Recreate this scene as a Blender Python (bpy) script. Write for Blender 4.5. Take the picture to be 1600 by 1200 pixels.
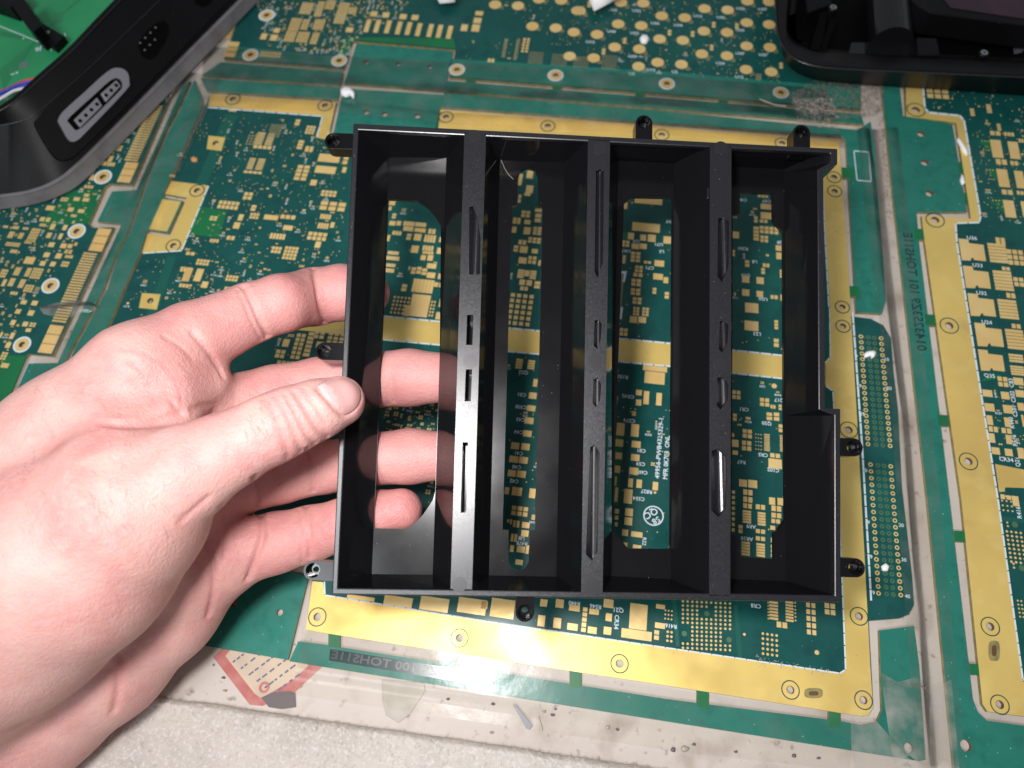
import bpy, bmesh, math, random
import numpy as np
from mathutils import Vector, Matrix
from mathutils.geometry import tessellate_polygon
for o in list(bpy.data.objects): bpy.data.objects.remove(o)
scene = bpy.context.scene
COL = scene.collection
# ---------------------------------------------------------------- camera
ZB = 0.0016                      # top of the circuit boards (m)
HC = 0.260                       # camera height above the boards
FPX = 1090.0                     # focal length for a 1600 px wide picture
M = np.array([[0.98990485, -0.11015903, 0.08918169],
              [0.13708777, 0.90394093, -0.4050898],
              [-0.03599068, 0.41322607, 0.90991697]])
CAMZ = ZB + HC
cd = bpy.data.cameras.new('camera'); cam = bpy.data.objects.new('camera', cd); COL.objects.link(cam)
mw = Matrix([list(M[0]) + [0], list(M[1]) + [0], list(M[2]) + [CAMZ], [0, 0, 0, 1]])
cam.matrix_world = mw
cd.sensor_width = 36.0; cd.lens = 36.0 * FPX / 1600.0
cd.clip_start = 0.005; cd.clip_end = 20.0
cd.dof.use_dof = True; cd.dof.focus_distance = 0.222; cd.dof.aperture_fstop = 11.5
scene.camera = cam
# ---------------------------------------------------------------- light
w = bpy.data.worlds.new('World'); scene.world = w; w.use_nodes = True
w.node_tree.nodes['Background'].inputs[0].default_value = (0.92, 0.95, 1.0, 1)
w.node_tree.nodes['Background'].inputs[1].default_value = 0.19
def area(name, loc, target, size, power, col):
    l = bpy.data.lights.new(name, 'AREA'); l.shape = 'DISK'; l.size = size; l.energy = power; l.color = col
    o = bpy.data.objects.new(name, l); COL.objects.link(o); o.location = loc
    d = Vector(target) - Vector(loc); o.rotation_euler = d.to_track_quat('-Z', 'Y').to_euler()
    return o
area('work_lamp', (-0.046, 0.017, CAMZ + 0.035), (-0.02, 0.14, 0.0), 0.040, 0.80, (1.0, 0.97, 0.97))
area('ceiling_lamp', (-0.55, -0.75, 1.6), (0, 0.1, 0), 0.7, 14.0, (0.92, 0.96, 1.0))
scene.view_settings.view_transform = 'Standard'; scene.view_settings.look = 'None'
scene.view_settings.exposure = 0.25; scene.view_settings.gamma = 1.0
scene.render.engine = 'CYCLES'
# ---------------------------------------------------------------- picture <-> place
def ray(px, py):
    return M @ np.array([(px - 800.0) / FPX, -(py - 600.0) / FPX, -1.0])
def at(px, py, z=ZB):
    d = ray(px, py); t = (CAMZ - z) / -d[2]
    return (d[0] * t, d[1] * t)
def B(p, z=ZB): return at(p[0], p[1], z)
def deep(px, py, d):                 # point at depth d (m) along the lens axis
    v = ray(px, py) * d
    return np.array([v[0], v[1], v[2] + CAMZ])
def mpp(px, py, z=ZB):
    a = at(px - .5, py, z); b = at(px + .5, py, z)
    return math.hypot(a[0] - b[0], a[1] - b[1])
# ---------------------------------------------------------------- materials
def mat(name, base, rough=.5, metal=0.0, spec=.5, noise=None, bump=None, rnoise=None, specks=None, sss=0, coat=0, alpha=None):
    m = bpy.data.materials.new(name); m.use_nodes = True
    nt = m.node_tree; n = nt.nodes; L = nt.links
    b = n['Principled BSDF']
    b.inputs['Base Color'].default_value = (*base, 1); b.inputs['Roughness'].default_value = rough
    b.inputs['Metallic'].default_value = metal; b.inputs['Specular IOR Level'].default_value = spec
    if coat: b.inputs['Coat Weight'].default_value = coat; b.inputs['Coat Roughness'].default_value = .12
    if sss:
        b.inputs['Subsurface Weight'].default_value = sss
        b.inputs['Subsurface Radius'].default_value = (.0040, .0015, .0008); b.inputs['Subsurface Scale'].default_value = 1.0
    tc = n.new('ShaderNodeTexCoord'); co = tc.outputs['Object']
    geo = n.new('ShaderNodeNewGeometry'); co = geo.outputs['Position']
    col = None
    if noise:                         # list of (scale, colour, lo, hi, detail)
        for (sc, c2, lo, hi, det) in noise:
            t = n.new('ShaderNodeTexNoise'); t.inputs['Scale'].default_value = sc; t.inputs['Detail'].default_value = det
            L.new(co, t.inputs['Vector'])
            r = n.new('ShaderNodeMapRange'); r.inputs['From Min'].default_value = lo; r.inputs['From Max'].default_value = hi
            L.new(t.outputs['Fac'], r.inputs['Value'])
            mx = n.new('ShaderNodeMix'); mx.data_type = 'RGBA'
            L.new(r.outputs['Result'], mx.inputs['Factor'])
            if col is None: mx.inputs['A'].default_value = (*base, 1)
            else: L.new(col, mx.inputs['A'])
            mx.inputs['B'].default_value = (*c2, 1); col = mx.outputs['Result']
    if specks:                        # dust: (scale, colour, size, amount)
        sc, c2, sz, amt = specks
        v = n.new('ShaderNodeTexVoronoi'); v.inputs['Scale'].default_value = sc; L.new(co, v.inputs['Vector'])
        r = n.new('ShaderNodeMapRange'); r.inputs['From Min'].default_value = sz; r.inputs['From Max'].default_value = sz * .5
        L.new(v.outputs['Distance'], r.inputs['Value'])
        sp = n.new('ShaderNodeSeparateColor'); L.new(v.outputs['Color'], sp.inputs[0])
        g = n.new('ShaderNodeMath'); g.operation = 'GREATER_THAN'; g.inputs[1].default_value = 1 - amt
        L.new(sp.outputs[0], g.inputs[0])
        mu = n.new('ShaderNodeMath'); mu.operation = 'MULTIPLY'; L.new(r.outputs['Result'], mu.inputs[0]); L.new(g.outputs[0], mu.inputs[1])
        mu2 = n.new('ShaderNodeMath'); mu2.operation = 'MULTIPLY'; L.new(mu.outputs[0], mu2.inputs[0]); L.new(sp.outputs[1], mu2.inputs[1])
        mx = n.new('ShaderNodeMix'); mx.data_type = 'RGBA'; L.new(mu2.outputs[0], mx.inputs['Factor'])
        if col is None: mx.inputs['A'].default_value = (*base, 1)
        else: L.new(col, mx.inputs['A'])
        mx.inputs['B'].default_value = (*c2, 1); col = mx.outputs['Result']
    if col is not None: L.new(col, b.inputs['Base Color'])
    if rnoise:
        sc, lo, hi = rnoise
        t = n.new('ShaderNodeTexNoise'); t.inputs['Scale'].default_value = sc; t.inputs['Detail'].default_value = 5
        L.new(co, t.inputs['Vector'])
        r = n.new('ShaderNodeMapRange'); r.inputs['From Min'].default_value = .35; r.inputs['From Max'].default_value = .65
        r.inputs['To Min'].default_value = lo; r.inputs['To Max'].default_value = hi
        L.new(t.outputs['Fac'], r.inputs['Value']); L.new(r.outputs['Result'], b.inputs['Roughness'])
    if bump:
        last = None
        for (sc, st, dist) in bump:
            t = n.new('ShaderNodeTexNoise'); t.inputs['Scale'].default_value = sc; t.inputs['Detail'].default_value = 4
            L.new(co, t.inputs['Vector'])
            bp = n.new('ShaderNodeBump'); bp.inputs['Strength'].default_value = st; bp.inputs['Distance'].default_value = dist
            L.new(t.outputs['Fac'], bp.inputs['Height'])
            if last: L.new(last, bp.inputs['Normal'])
            last = bp.outputs['Normal']
        L.new(last, b.inputs['Normal'])
    return m
MT = {}
MT['mask'] = mat('dark_solder_mask', (.0055, .064, .058), .38, 0, .32, noise=[(18, (.009, .088, .074), .4, .7, 3), (160, (.004, .052, .052), .5, .8, 3)], rnoise=(60, .26, .46), specks=(900, (.30, .38, .36), .16, .10))
MT['mask2'] = mat('green_solder_mask', (.017, .150, .112), .4, 0, .32, noise=[(25, (.022, .178, .135), .4, .7, 4), (220, (.013, .118, .088), .5, .8, 3)], rnoise=(70, .28, .5), specks=(700, (.35, .45, .40), .18, .16))
MT['mask3'] = mat('bright_solder_mask', (.010, .145, .050), .4, 0, .32, noise=[(40, (.012, .115, .055), .4, .7, 3)])
MT['trace'] = mat('trace_under_mask', (.008, .090, .068), .38, 0, .4)
MT['fr4'] = mat('board_laminate_edge', (.30, .24, .09), .6, 0, .4, noise=[(300, (.16, .15, .06), .4, .7, 3)])
MT['gold'] = mat('gold_plating', (.84, .615, .185), .38, .40, .5, noise=[(14, (.72, .50, .15), .4, .7, 4), (120, (.86, .64, .22), .5, .75, 3), (33, (.48, .30, .10), .62, .80, 6)], rnoise=(38, .28, .52), specks=(500, (.30, .18, .06), .14, .08))
MT['pad'] = mat('gold_pad', (.72, .495, .185), .42, .22, .5, noise=[(60, (.78, .57, .25), .4, .7, 3)], rnoise=(300, .3, .5))
MT['dimpad'] = mat('masked_pad', (.07, .15, .075), .4, .1, .5)
MT['silk'] = mat('white_print', (.60, .68, .72), .7, 0, .3)
MT['hole'] = mat('plated_hole', (.17, .10, .05), .45, .5, .5)
MT['etch'] = mat('etched_letters', (.003, .034, .037), .22, 0, .6)
MT['table'] = mat('painted_bench', (.53, .47, .42), .55, 0, .4, noise=[(9, (.42, .36, .31), .40, .68, 6), (55, (.33, .27, .22), .54, .74, 7), (260, (.22, .17, .14), .62, .76, 6)], bump=[(400, .25, .0004)], specks=(260, (.12, .09, .07), .16, .10))
MT['plastic'] = mat('black_plastic', (.0036, .0033, .0040), .2, 0, .32, rnoise=(60, .17, .22), specks=(1000, (.26, .26, .28), .13, .05))
MT['rim'] = mat('worn_black_plastic', (.0065, .0065, .0088), .32, 0, .78, rnoise=(1400, .30, .37), bump=[(2600, .16, .00010)], specks=(1300, (.34, .34, .37), .16, .07))
MT['mark'] = mat('moulding_mark', (.011, .011, .014), .33, 0, .66)
MT['gloss'] = mat('polished_black_plastic', (.006, .006, .007), .12, 0, .55, rnoise=(80, .06, .13), bump=[(30, .10, .0006)], specks=(900, (.20, .19, .18), .10, .035))
MT['case'] = mat('matte_black_case', (.0035, .0035, .004), .42, 0, .16, noise=[(30, (.006, .006, .007), .5, .8, 5)], bump=[(1800, .2, .0002)], specks=(700, (.22, .2, .18), .11, .03))
MT['casegrey'] = mat('grey_rubber_trim', (.175, .168, .175), .55, 0, .4, noise=[(120, (.13, .125, .13), .45, .7, 4)], bump=[(900, .2, .0002)], specks=(600, (.45, .42, .4), .14, .08))
MT['bezel'] = mat('grey_connector_bezel', (.17, .17, .19), .42, 0, .5, bump=[(900, .15, .0001)])
MT['hole_black'] = mat('dark_recess', (.0016, .0016, .0016), .6, 0, .05)
MT['pcb'] = mat('bright_green_board', (.02, .27, .10), .4, 0, .5, noise=[(40, (.016, .22, .085), .4, .7, 3)], bump=[(2500, .1, .0001)])
MT['pcbtrace'] = mat('board_trace', (.016, .19, .075), .4)
MT['steel'] = mat('steel', (.55, .56, .58), .25, 1.0, .5)
MT['white'] = mat('white_plastic', (.80, .80, .80), .5)
MT['paper'] = mat('white_paper', (.84, .83, .83), .7)
# ---------------------------------------------------------------- object helpers
def link(name, me, m=None, parent=None):
    o = bpy.data.objects.new(name, me); COL.objects.link(o)
    if m is not None:
        for k in (m if isinstance(m, (list, tuple)) else [m]): me.materials.append(MT[k] if isinstance(k, str) else k)
    if parent is not None: o.parent = parent
    return o
def tag(o, label=None, cat=None, group=None, kind=None):
    if label: o['label'] = label
    if cat: o['category'] = cat
    if group: o['group'] = group
    if kind: o['kind'] = kind
    return o
def empty(name, loc=(0, 0, 0)):
    o = bpy.data.objects.new(name, None); o.location = loc; o.empty_display_size = .01; COL.objects.link(o); return o
def adopt(o, root):
    o.parent = root; o.matrix_parent_inverse = Matrix.Translation(-root.location); return o
class MB:
    def __init__(s): s.v = []; s.f = []; s.mi = []
    def add(s, vs, fs, mi=0):
        k = len(s.v); s.v += [tuple(map(float, q)) for q in vs]; s.f += [tuple(i + k for i in f) for f in fs]; s.mi += [mi] * len(fs)
    def slab(s, outer, holes, z0, z1, mt=0, ms=0, mh=None, bottom=True):
        """outer / holes: lists of (x, y); a slab with real through holes"""
        if mh is None: mh = ms
        loops = [outer] + holes
        def area2(l): return sum(l[i][0] * l[(i + 1) % len(l)][1] - l[(i + 1) % len(l)][0] * l[i][1] for i in range(len(l)))
        loops = [l if (area2(l) > 0) == (i == 0) else l[::-1] for i, l in enumerate(loops)]
        tri = tessellate_polygon([[Vector((p[0], p[1], 0)) for p in l] for l in loops])
        flat = [p for l in loops for p in l]
        top = [(p[0], p[1], z1) for p in flat]
        fixed = []
        for t in tri:
            a, b, c = (flat[i] for i in t)
            cr = (b[0] - a[0]) * (c[1] - a[1]) - (c[0] - a[0]) * (b[1] - a[1])
            if abs(cr) < 1e-16: continue
            fixed.append(t if cr > 0 else t[::-1])
        s.add(top, fixed, mt)
        if bottom: s.add([(p[0], p[1], z0) for p in flat], [t[::-1] for t in fixed], ms)
        for i, l in enumerate(loops):
            n = len(l); vs = [(p[0], p[1], z0) for p in l] + [(p[0], p[1], z1) for p in l]
            s.add(vs, [(j, (j + 1) % n, n + (j + 1) % n, n + j) for j in range(n)], ms if i == 0 else mh)
    def box(s, x0, y0, x1, y1, z0, z1, mi=0, bottom=False):
        vs = [(x0, y0, z0), (x1, y0, z0), (x1, y1, z0), (x0, y1, z0), (x0, y0, z1), (x1, y0, z1), (x1, y1, z1), (x0, y1, z1)]
        fs = [(4, 5, 6, 7), (0, 1, 5, 4), (1, 2, 6, 5), (2, 3, 7, 6), (3, 0, 4, 7)]
        if bottom: fs.append((3, 2, 1, 0))
        s.add(vs, fs, mi)
    def disc(s, x, y, r, z0, z1, n=12, mi=0):
        vs = [(x + r * math.cos(2 * math.pi * i / n), y + r * math.sin(2 * math.pi * i / n), z) for z in (z0, z1) for i in range(n)]
        s.add(vs, [tuple(range(n, 2 * n))] + [(j, (j + 1) % n, n + (j + 1) % n, n + j) for j in range(n)], mi)
    def ring(s, x, y, r0, r1, z0, z1, n=20, mi=0):
        vs = []
        for r, z in ((r0, z0), (r0, z1), (r1, z1), (r1, z0)):
            vs += [(x + r * math.cos(2 * math.pi * i / n), y + r * math.sin(2 * math.pi * i / n), z) for i in range(n)]
        fs = []
        for k in range(3):
            for j in range(n):
                a, b = k * n + j, k * n + (j + 1) % n
                fs.append((a, a + n, b + n, b))
        s.add(vs, [f[::-1] for f in fs], mi)
    def tube(s, pts, rad, n=8, mi=0, cap=True):
        pts = [np.array(p, float) for p in pts]; rings = []
        rad = rad if isinstance(rad, (list, tuple)) else [rad] * len(pts)
        for i, p in enumerate(pts):
            t = pts[min(i + 1, len(pts) - 1)] - pts[max(i - 1, 0)]; t /= np.linalg.norm(t)
            u = np.cross(t, [0, 0, 1]);
            if np.linalg.norm(u) < 1e-4: u = np.cross(t, [0, 1, 0])
            u /= np.linalg.norm(u); v = np.cross(t, u)
            rings.append([p + rad[i] * (math.cos(2 * math.pi * k / n) * u + math.sin(2 * math.pi * k / n) * v) for k in range(n)])
        vs = [q for r in rings for q in r]; fs = []
        for i in range(len(pts) - 1):
            for k in range(n):
                a, b = i * n + k, i * n + (k + 1) % n
                fs.append((a, b, b + n, a + n))
        if cap: fs += [tuple(range(n))[::-1], tuple(range((len(pts) - 1) * n, len(pts) * n))]
        s.add(vs, fs, mi)
    def mesh(s, name, smooth=False):
        me = bpy.data.meshes.new(name); me.from_pydata(s.v, [], s.f); me.update()
        me.polygons.foreach_set('material_index', s.mi)
        if smooth: me.polygons.foreach_set('use_smooth', [True] * len(me.polygons))
        return me
    def build(s, name, m, parent=None, smooth=False):
        return link(name, s.mesh(name, smooth), m, parent)
def circ(x, y, r, n=14): return [(x + r * math.cos(2 * math.pi * i / n), y + r * math.sin(2 * math.pi * i / n)) for i in range(n)]
def oval(cx, cy, rx, ry, n=20, e=.6):
    return [(cx + rx * math.copysign(abs(math.cos(2 * math.pi * i / n)) ** e, math.cos(2 * math.pi * i / n)), cy + ry * math.copysign(abs(math.sin(2 * math.pi * i / n)) ** e, math.sin(2 * math.pi * i / n))) for i in range(n)]
def inside(p, poly):
    c = False; n = len(poly)
    for i in range(n):
        a, b = poly[i], poly[i - 1]
        if (a[1] > p[1]) != (b[1] > p[1]) and p[0] < (b[0] - a[0]) * (p[1] - a[1]) / (b[1] - a[1]) + a[0]: c = not c
    return c
_tc = {}
def text_mesh(txt):
    if txt in _tc: return _tc[txt]
    cu = bpy.data.curves.new('t', 'FONT'); cu.body = txt; cu.size = 1.0; cu.align_x = 'CENTER'; cu.align_y = 'CENTER'; cu.resolution_u = 2; cu.offset = .018
    o = bpy.data.objects.new('t', cu); COL.objects.link(o)
    dg = bpy.context.evaluated_depsgraph_get(); me = o.evaluated_get(dg).to_mesh()
    vs = [tuple(v.co) for v in me.vertices]; fs = [tuple(p.vertices) for p in me.polygons]
    o.evaluated_get(dg).to_mesh_clear(); bpy.data.objects.remove(o); bpy.data.curves.remove(cu)
    _tc[txt] = (vs, fs); return _tc[txt]
def put_text(mb, txt, x, y, z, size, ang, mirror=False, mi=0, sx=1.0):
    vs, fs = text_mesh(txt); c, s = math.cos(ang), math.sin(ang); k = -1 if mirror else 1
    out = []
    for (a, b, _) in vs:
        a *= k * sx * size; b *= size
        out.append((x + a * c - b * s, y + a * s + b * c, z))
    mb.add(out, [f[::-1] for f in fs] if mirror else fs, mi)
# ================================================================ the bench
def sheet_px(poly, z): return [B(p, z) for p in poly]
mb = MB(); mb.box(-.9, -.45, .9, 1.2, -.03, 0.0, 0, True)
tag(mb.build('bench_top', 'table'), kind='structure')

PADH = .00006
unit_pad = None
def get_unit():
    global unit_pad
    if unit_pad is None:
        m = MB(); m.box(-.5, -.5, .5, .5, 0, 1); unit_pad = m.mesh('pad'); unit_pad.materials.append(MT['pad'])
    return unit_pad
unit_disc = None
def get_disc():
    global unit_disc
    if unit_disc is None:
        m = MB(); m.disc(0, 0, .5, 0, 1, 14); unit_disc = m.mesh('round_pad'); unit_disc.materials.append(MT['pad'])
    return unit_disc
class Board:
    def __init__(s, label, p0, txt180=False):
        s.root = empty('circuit_board', (*B(p0), 0)); tag(s.root, label, 'circuit board', 'circuit boards taped to the bench')
        s.cand = []; s.occ = []; s.small = MB(); s.silk = MB(); s.rng = random.Random(len(label)); s.slabs = []; s.holes = []
        s.dim = MB(); s.rings = MB(); s.flip = math.pi if txt180 else 0
    def slab(s, name, poly, m='mask'):
        s.slabs.append((name, sheet_px(poly, ZB), m))
    def hole(s, px, py, rpx):
        x, y = at(px, py); s.holes.append((x, y, rpx * mpp(px, py)))
        s.occ.append((x - rpx * 2 * mpp(px, py), y - rpx * 2 * mpp(px, py), x + rpx * 2 * mpp(px, py), y + rpx * 2 * mpp(px, py)))
    def ringhole(s, px, py, rpx=12.5, hpx=5):        # white ring, gold annulus, plated hole
        s.hole(px, py, hpx); x, y = at(px, py); k = mpp(px, py)
        s.rings.ring(x, y, hpx * k, rpx * .86 * k, ZB, ZB + .00016, 22, 0)
        s.silk.ring(x, y, rpx * .87 * k, rpx * 1.1 * k, ZB, ZB + .00013, 22)
    def goldhole(s, px, py, rpx=14, hpx=6, ring=True):           # hole in a gold field with a thin green circle
        s.hole(px, py, hpx); x, y = at(px, py); k = mpp(px, py)
        if ring: s.dim.ring(x, y, (rpx - .8) * k, (rpx + .8) * k, ZB + .0001, ZB + .00016, 28, 1)
        s.rings.ring(x, y, hpx * k, (hpx + 1.6) * k, ZB + .0001, ZB + .00013, 18, 1)
    def overlay(s, name, poly, m, lev, dz=.00005):
        pts = sheet_px(poly, ZB); z0 = ZB + .00002 * lev
        hs = [circ(x, y, r) for x, y, r in s.holes if inside((x, y), pts)]
        mb = MB(); mb.slab(pts, hs, z0, z0 + dz, 0, 0, 1, bottom=False)
        return adopt(mb.build(name, [m, 'hole']), s.root)
    def rect(s, x0, y0, x1, y1, minpx, shape='r', dim=False):
        s.occ.append((x0, y0, x1, y1))
        if dim:
            s.dim.disc((x0 + x1) / 2, (y0 + y1) / 2, abs(x1 - x0) / 2, ZB, ZB + .0001, 8, 0); return
        s.cand.append((abs((x1 - x0) * (y1 - y0)), x0, y0, x1, y1, minpx, shape))
    def G(s, z, items):
        """items: (x0, y0, x1, y1[, nx, ny[, fill[, shape]]]) in the coordinates of a window z = (ox, oy, scale)"""
        ox, oy, sc = z
        for it in items:
            x0, y0, x1, y1 = it[:4]; nx, ny = (it[4], it[5]) if len(it) > 5 else (1, 1)
            fill = it[6] if len(it) > 6 else (.8 if nx * ny > 1 else 1.0); shape = it[7] if len(it) > 7 else 'r'
            cx, cy = ox + (x0 + x1) / 2 / sc, oy + (y0 + y1) / 2 / sc
            X, Y = at(cx, cy); k = mpp(cx, cy)
            ky = abs(at(cx, cy - .5)[1] - at(cx, cy + .5)[1])
            W = (x1 - x0) / sc * k; H = (y1 - y0) / sc * ky
            cw, ch = W / nx, H / ny
            for i in range(nx):
                for j in range(ny):
                    a, b = X - W / 2 + cw * (i + .5), Y - H / 2 + ch * (j + .5)
                    if shape == 'c':
                        r = min(cw, ch) * fill / 2; s.rect(a - r, b - r, a + r, b + r, 2 * r / k, 'c')
                    elif shape == 'd':
                        r = min(cw, ch) * fill / 2; s.rect(a - r, b - r, a + r, b + r, 2 * r / k, 'c', True)
                    else:
                        fx = fill if nx > 1 else 1; fy = fill if ny > 1 else 1
                        w_, h_ = cw * fx / 2, ch * fy / 2
                        s.rect(a - w_, b - h_, a + w_, b + h_, min(2 * w_ / k, 2 * h_ / ky), 'r')
    def free(s, x0, y0, x1, y1, g=.00035):
        for a in s.occ:
            if x0 - g < a[2] and x1 + g > a[0] and y0 - g < a[3] and y1 + g > a[1]: return False
        return True
    def zone(s, poly, n, big=1.0, vias=.5, avoid=()):
        R = s.rng; xs = [p[0] for p in poly]; ys = [p[1] for p in poly]; got = 0
        for _ in range(n * 6):
            if got >= n: break
            px, py = R.uniform(min(xs), max(xs)), R.uniform(min(ys), max(ys))
            if not inside((px, py), poly): continue
            x, y = at(px, py); t = R.random(); u = .00075 * big * R.uniform(.8, 1.25); k = mpp(px, py)
            if t < .34: nx, ny, cw, ch, f = 2, 1, u * 1.5, u * 1.35, .74
            elif t < .5: nx, ny, cw, ch, f = 1, 2, u * 1.35, u * 1.5, .74
            elif t < .64: nx, ny, cw, ch, f = 2, 2, u * 1.4, u * 1.3, .76
            elif t < .74: nx, ny, cw, ch, f = R.choice([3, 4]), 2, u * 1.2, u * 1.2, .74
            elif t < .82: nx, ny, cw, ch, f = 1, R.choice([4, 5]), u * 2.6, u * .8, .62
            elif t < .90: nx, ny, cw, ch, f = 1, 1, u * 2.2, u * 1.9, 1
            elif t < .95: nx, ny, cw, ch, f = 4, 4, u * .95, u * .95, .62
            else: nx, ny, cw, ch, f = 1, 1, u * 3.4, u * 2.0, 1
            W, H = nx * cw, ny * ch
            if not s.free(x - W / 2, y - H / 2, x + W / 2, y + H / 2): continue
            got += 1
            for i in range(nx):
                for j in range(ny):
                    a, b = x - W / 2 + cw * (i + .5), y - H / 2 + ch * (j + .5)
                    w_, h_ = cw * (f if nx > 1 else .9) / 2, ch * (f if ny > 1 else .9) / 2
                    s.rect(a - w_, b - h_, a + w_, b + h_, min(w_, h_) * 2 / k)
            if R.random() < .45:
                tx, ty = x, y - H / 2 - .0009
                if s.free(tx - .001, ty - .0005, tx + .001, ty + .0005, 0):
                    put_text(s.silk, R.choice('RCUQRC') + str(R.randint(2, 480)), tx, ty, ZB + .0001, .00125, s.flip + R.choice([0, 0, math.pi / 2]))
                    s.occ.append((tx - .0012, ty - .0005, tx + .0012, ty + .0005))
        for _ in range(int(n * vias * 3)):
            px, py = R.uniform(min(xs), max(xs)), R.uniform(min(ys), max(ys))
            if not inside((px, py), poly): continue
            x, y = at(px, py); r = .00022 * R.uniform(.8, 1.3)
            if s.free(x - r, y - r, x + r, y + r, .0002): s.rect(x - r, y - r, x + r, y + r, 1, 'c')
    def text(s, txt, px, py, hpx, ang=0, mirror=False):
        x, y = at(px, py); k = mpp(px, py)
        put_text(s.silk, txt, x, y, ZB + .0001, hpx * k * 1.35, s.flip + ang, mirror)
        n = len(txt) * .45 * hpx * k; s.occ.append((x - n, y - n, x + n, y + n) if ang else (x - n, y - hpx * k * .6, x + n, y + hpx * k * .6))
    def dashes(s, pts, wpx=2.2, dpx=17, gap=1.6):
        for (a, b) in zip(pts[:-1], pts[1:]):
            L = math.hypot(b[0] - a[0], b[1] - a[1]); n = max(1, round(L / (dpx + gap)))
            for i in range(n):
                t0, t1 = i / n, (i + 1) / n - gap / L
                p = [a[0] + (b[0] - a[0]) * t0, a[1] + (b[1] - a[1]) * t0]; q = [a[0] + (b[0] - a[0]) * t1, a[1] + (b[1] - a[1]) * t1]
                nx, ny = -(b[1] - a[1]) / L * wpx / 2, (b[0] - a[0]) / L * wpx / 2
                quad = [(p[0] + nx, p[1] + ny), (q[0] + nx, q[1] + ny), (q[0] - nx, q[1] - ny), (p[0] - nx, p[1] - ny)]
                s.silk.slab(sheet_px(quad, ZB), [], ZB + .00012, ZB + .00017, bottom=False)
    def fingers(s, pa, pb, n, wmm, fill=.62):
        (xa, ya), (xb, yb) = at(*pa), at(*pb); x1 = (xa + xb) / 2
        for i in range(n):
            y = ya + (yb - ya) * (i + .5) / n; h = abs(yb - ya) / n * fill / 2
            s.rect(x1 - wmm / 1000, y - h, x1, y + h, 2 * h / mpp(*pa))
    def finish(s):
        for name, pts, m in s.slabs:
            hs = [circ(x, y, r) for x, y, r in s.holes if inside((x, y), pts)]
            zz = ZB + (.00003 if name == 'bridge' else 0); mb = MB(); mb.slab(pts, hs, .0001 + (.0002 if name == 'bridge' else 0), zz, 0, 1, 2)
            adopt(mb.build(name, [m, 'fr4', 'hole']), s.root)
        s.cand.sort(key=lambda c: -c[0]); k = 0
        for c in s.cand:
            _, x0, y0, x1, y1, mp, sh = c
            x0, x1 = min(x0, x1), max(x0, x1); y0, y1 = min(y0, y1), max(y0, y1)
            if k < 290 and mp >= 6:
                o = link('round_pad' if sh == 'c' else 'pad', get_disc() if sh == 'c' else get_unit())
                o.parent = s.root; o.location = ((x0 + x1) / 2 - s.root.location.x, (y0 + y1) / 2 - s.root.location.y, ZB + .0001)
                o.scale = (x1 - x0, y1 - y0, PADH); k += 1
            elif sh == 'c': s.small.disc((x0 + x1) / 2, (y0 + y1) / 2, (x1 - x0) / 2, ZB + .00002, ZB + .0001, 7)
            else: s.small.box(x0, y0, x1, y1, ZB + .00002, ZB + .0001)
        if s.small.v: tag(adopt(s.small.build('small_pads', 'pad'), s.root), kind='stuff')
        if s.silk.v: tag(adopt(s.silk.build('printed_marks', 'silk'), s.root), kind='stuff')
        if s.dim.v: tag(adopt(s.dim.build('mask_rings', ['dimpad', 'mask']), s.root), kind='stuff')
        if s.rings.v: tag(adopt(s.rings.build('hole_rings', ['pad', 'gold']), s.root), kind='stuff')
HALF = math.pi / 2
# ---------------------------------------------------------------- main board
b = Board('green and gold circuit board lying under the black tray, widest in view', (800, 700), True)
b.slab('board', [(329, 147), (525, 160), (512, 222), (672, 236), (688, 172), (1311, 219), (1323, 380), (1329, 494), (1360, 498), (1380, 508), (1392, 528), (1396, 580), (1403, 640), (1409, 760), (1425, 900), (1428, 945), (1420, 960), (1405, 966), (1357, 970), (1363, 1080), (1364, 1105), (1356, 1118), (1345, 1119), (1060, 1074), (500, 988), (478, 984), (490, 884), (330, 858), (318, 962), (-8, 915), (162, 535), (222, 395), (231, 365), (266, 370), (292, 309), (258, 303), (268, 283), (321, 165)])
b.slab('rail', [(317.5, 163), (264, 283), (254, 308), (286, 314), (263, 364), (231, 359), (218, 395), (157.5, 535), (40, 790), (-10, 900), (-60, 880), (58, 680), (117, 545), (168, 450), (184, 400), (202, 365), (222, 312), (238, 262), (269, 195), (281, 173), (304, 124)], 'mask2')
b.slab('rail', [(313, 121.5), (532, 137), (527, 155), (323, 142)], 'mask2')
b.slab('rail', [(694, 144.5), (1060, 175.5), (1340, 203), (1360, 190), (1366, 225), (1379, 390), (1384, 470), (1378, 490), (1338, 488), (1331, 380), (1322, 222), (1316, 213), (688, 167)], 'mask2')
b.slab('rail', [(466, 1002), (500, 1006), (1040, 1092), (1316, 1127), (1345, 1133), (1370, 1128), (1378, 1110), (1374, 985), (1428, 978), (1436, 1040), (1446, 1187), (1435, 1189), (1060, 1130), (500, 1041), (452, 1033)], 'mask2')
b.slab('tab', [(537, 138), (692, 148), (675, 228), (519, 216)], 'mask2')
b.slab('tab', [(290, 1004), (450, 1031), (482, 900), (333, 872)], 'mask2')
for p in [(522, 997), (707, 1029), (899, 1060), (1098, 1091), (1304, 1122)]:
    b.slab('bridge', [(p[0] - 9, p[1] - 13), (p[0] + 9, p[1] - 10), (p[0] + 9, p[1] + 16), (p[0] - 9, p[1] + 13)], 'mask3')
for p in [(1323, 270), (1331, 455)]:
    b.slab('bridge', [(p[0] - 12, p[1] - 9), (p[0] + 12, p[1] - 7), (p[0] + 12, p[1] + 9), (p[0] - 12, p[1] + 7)], 'mask3')
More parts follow.
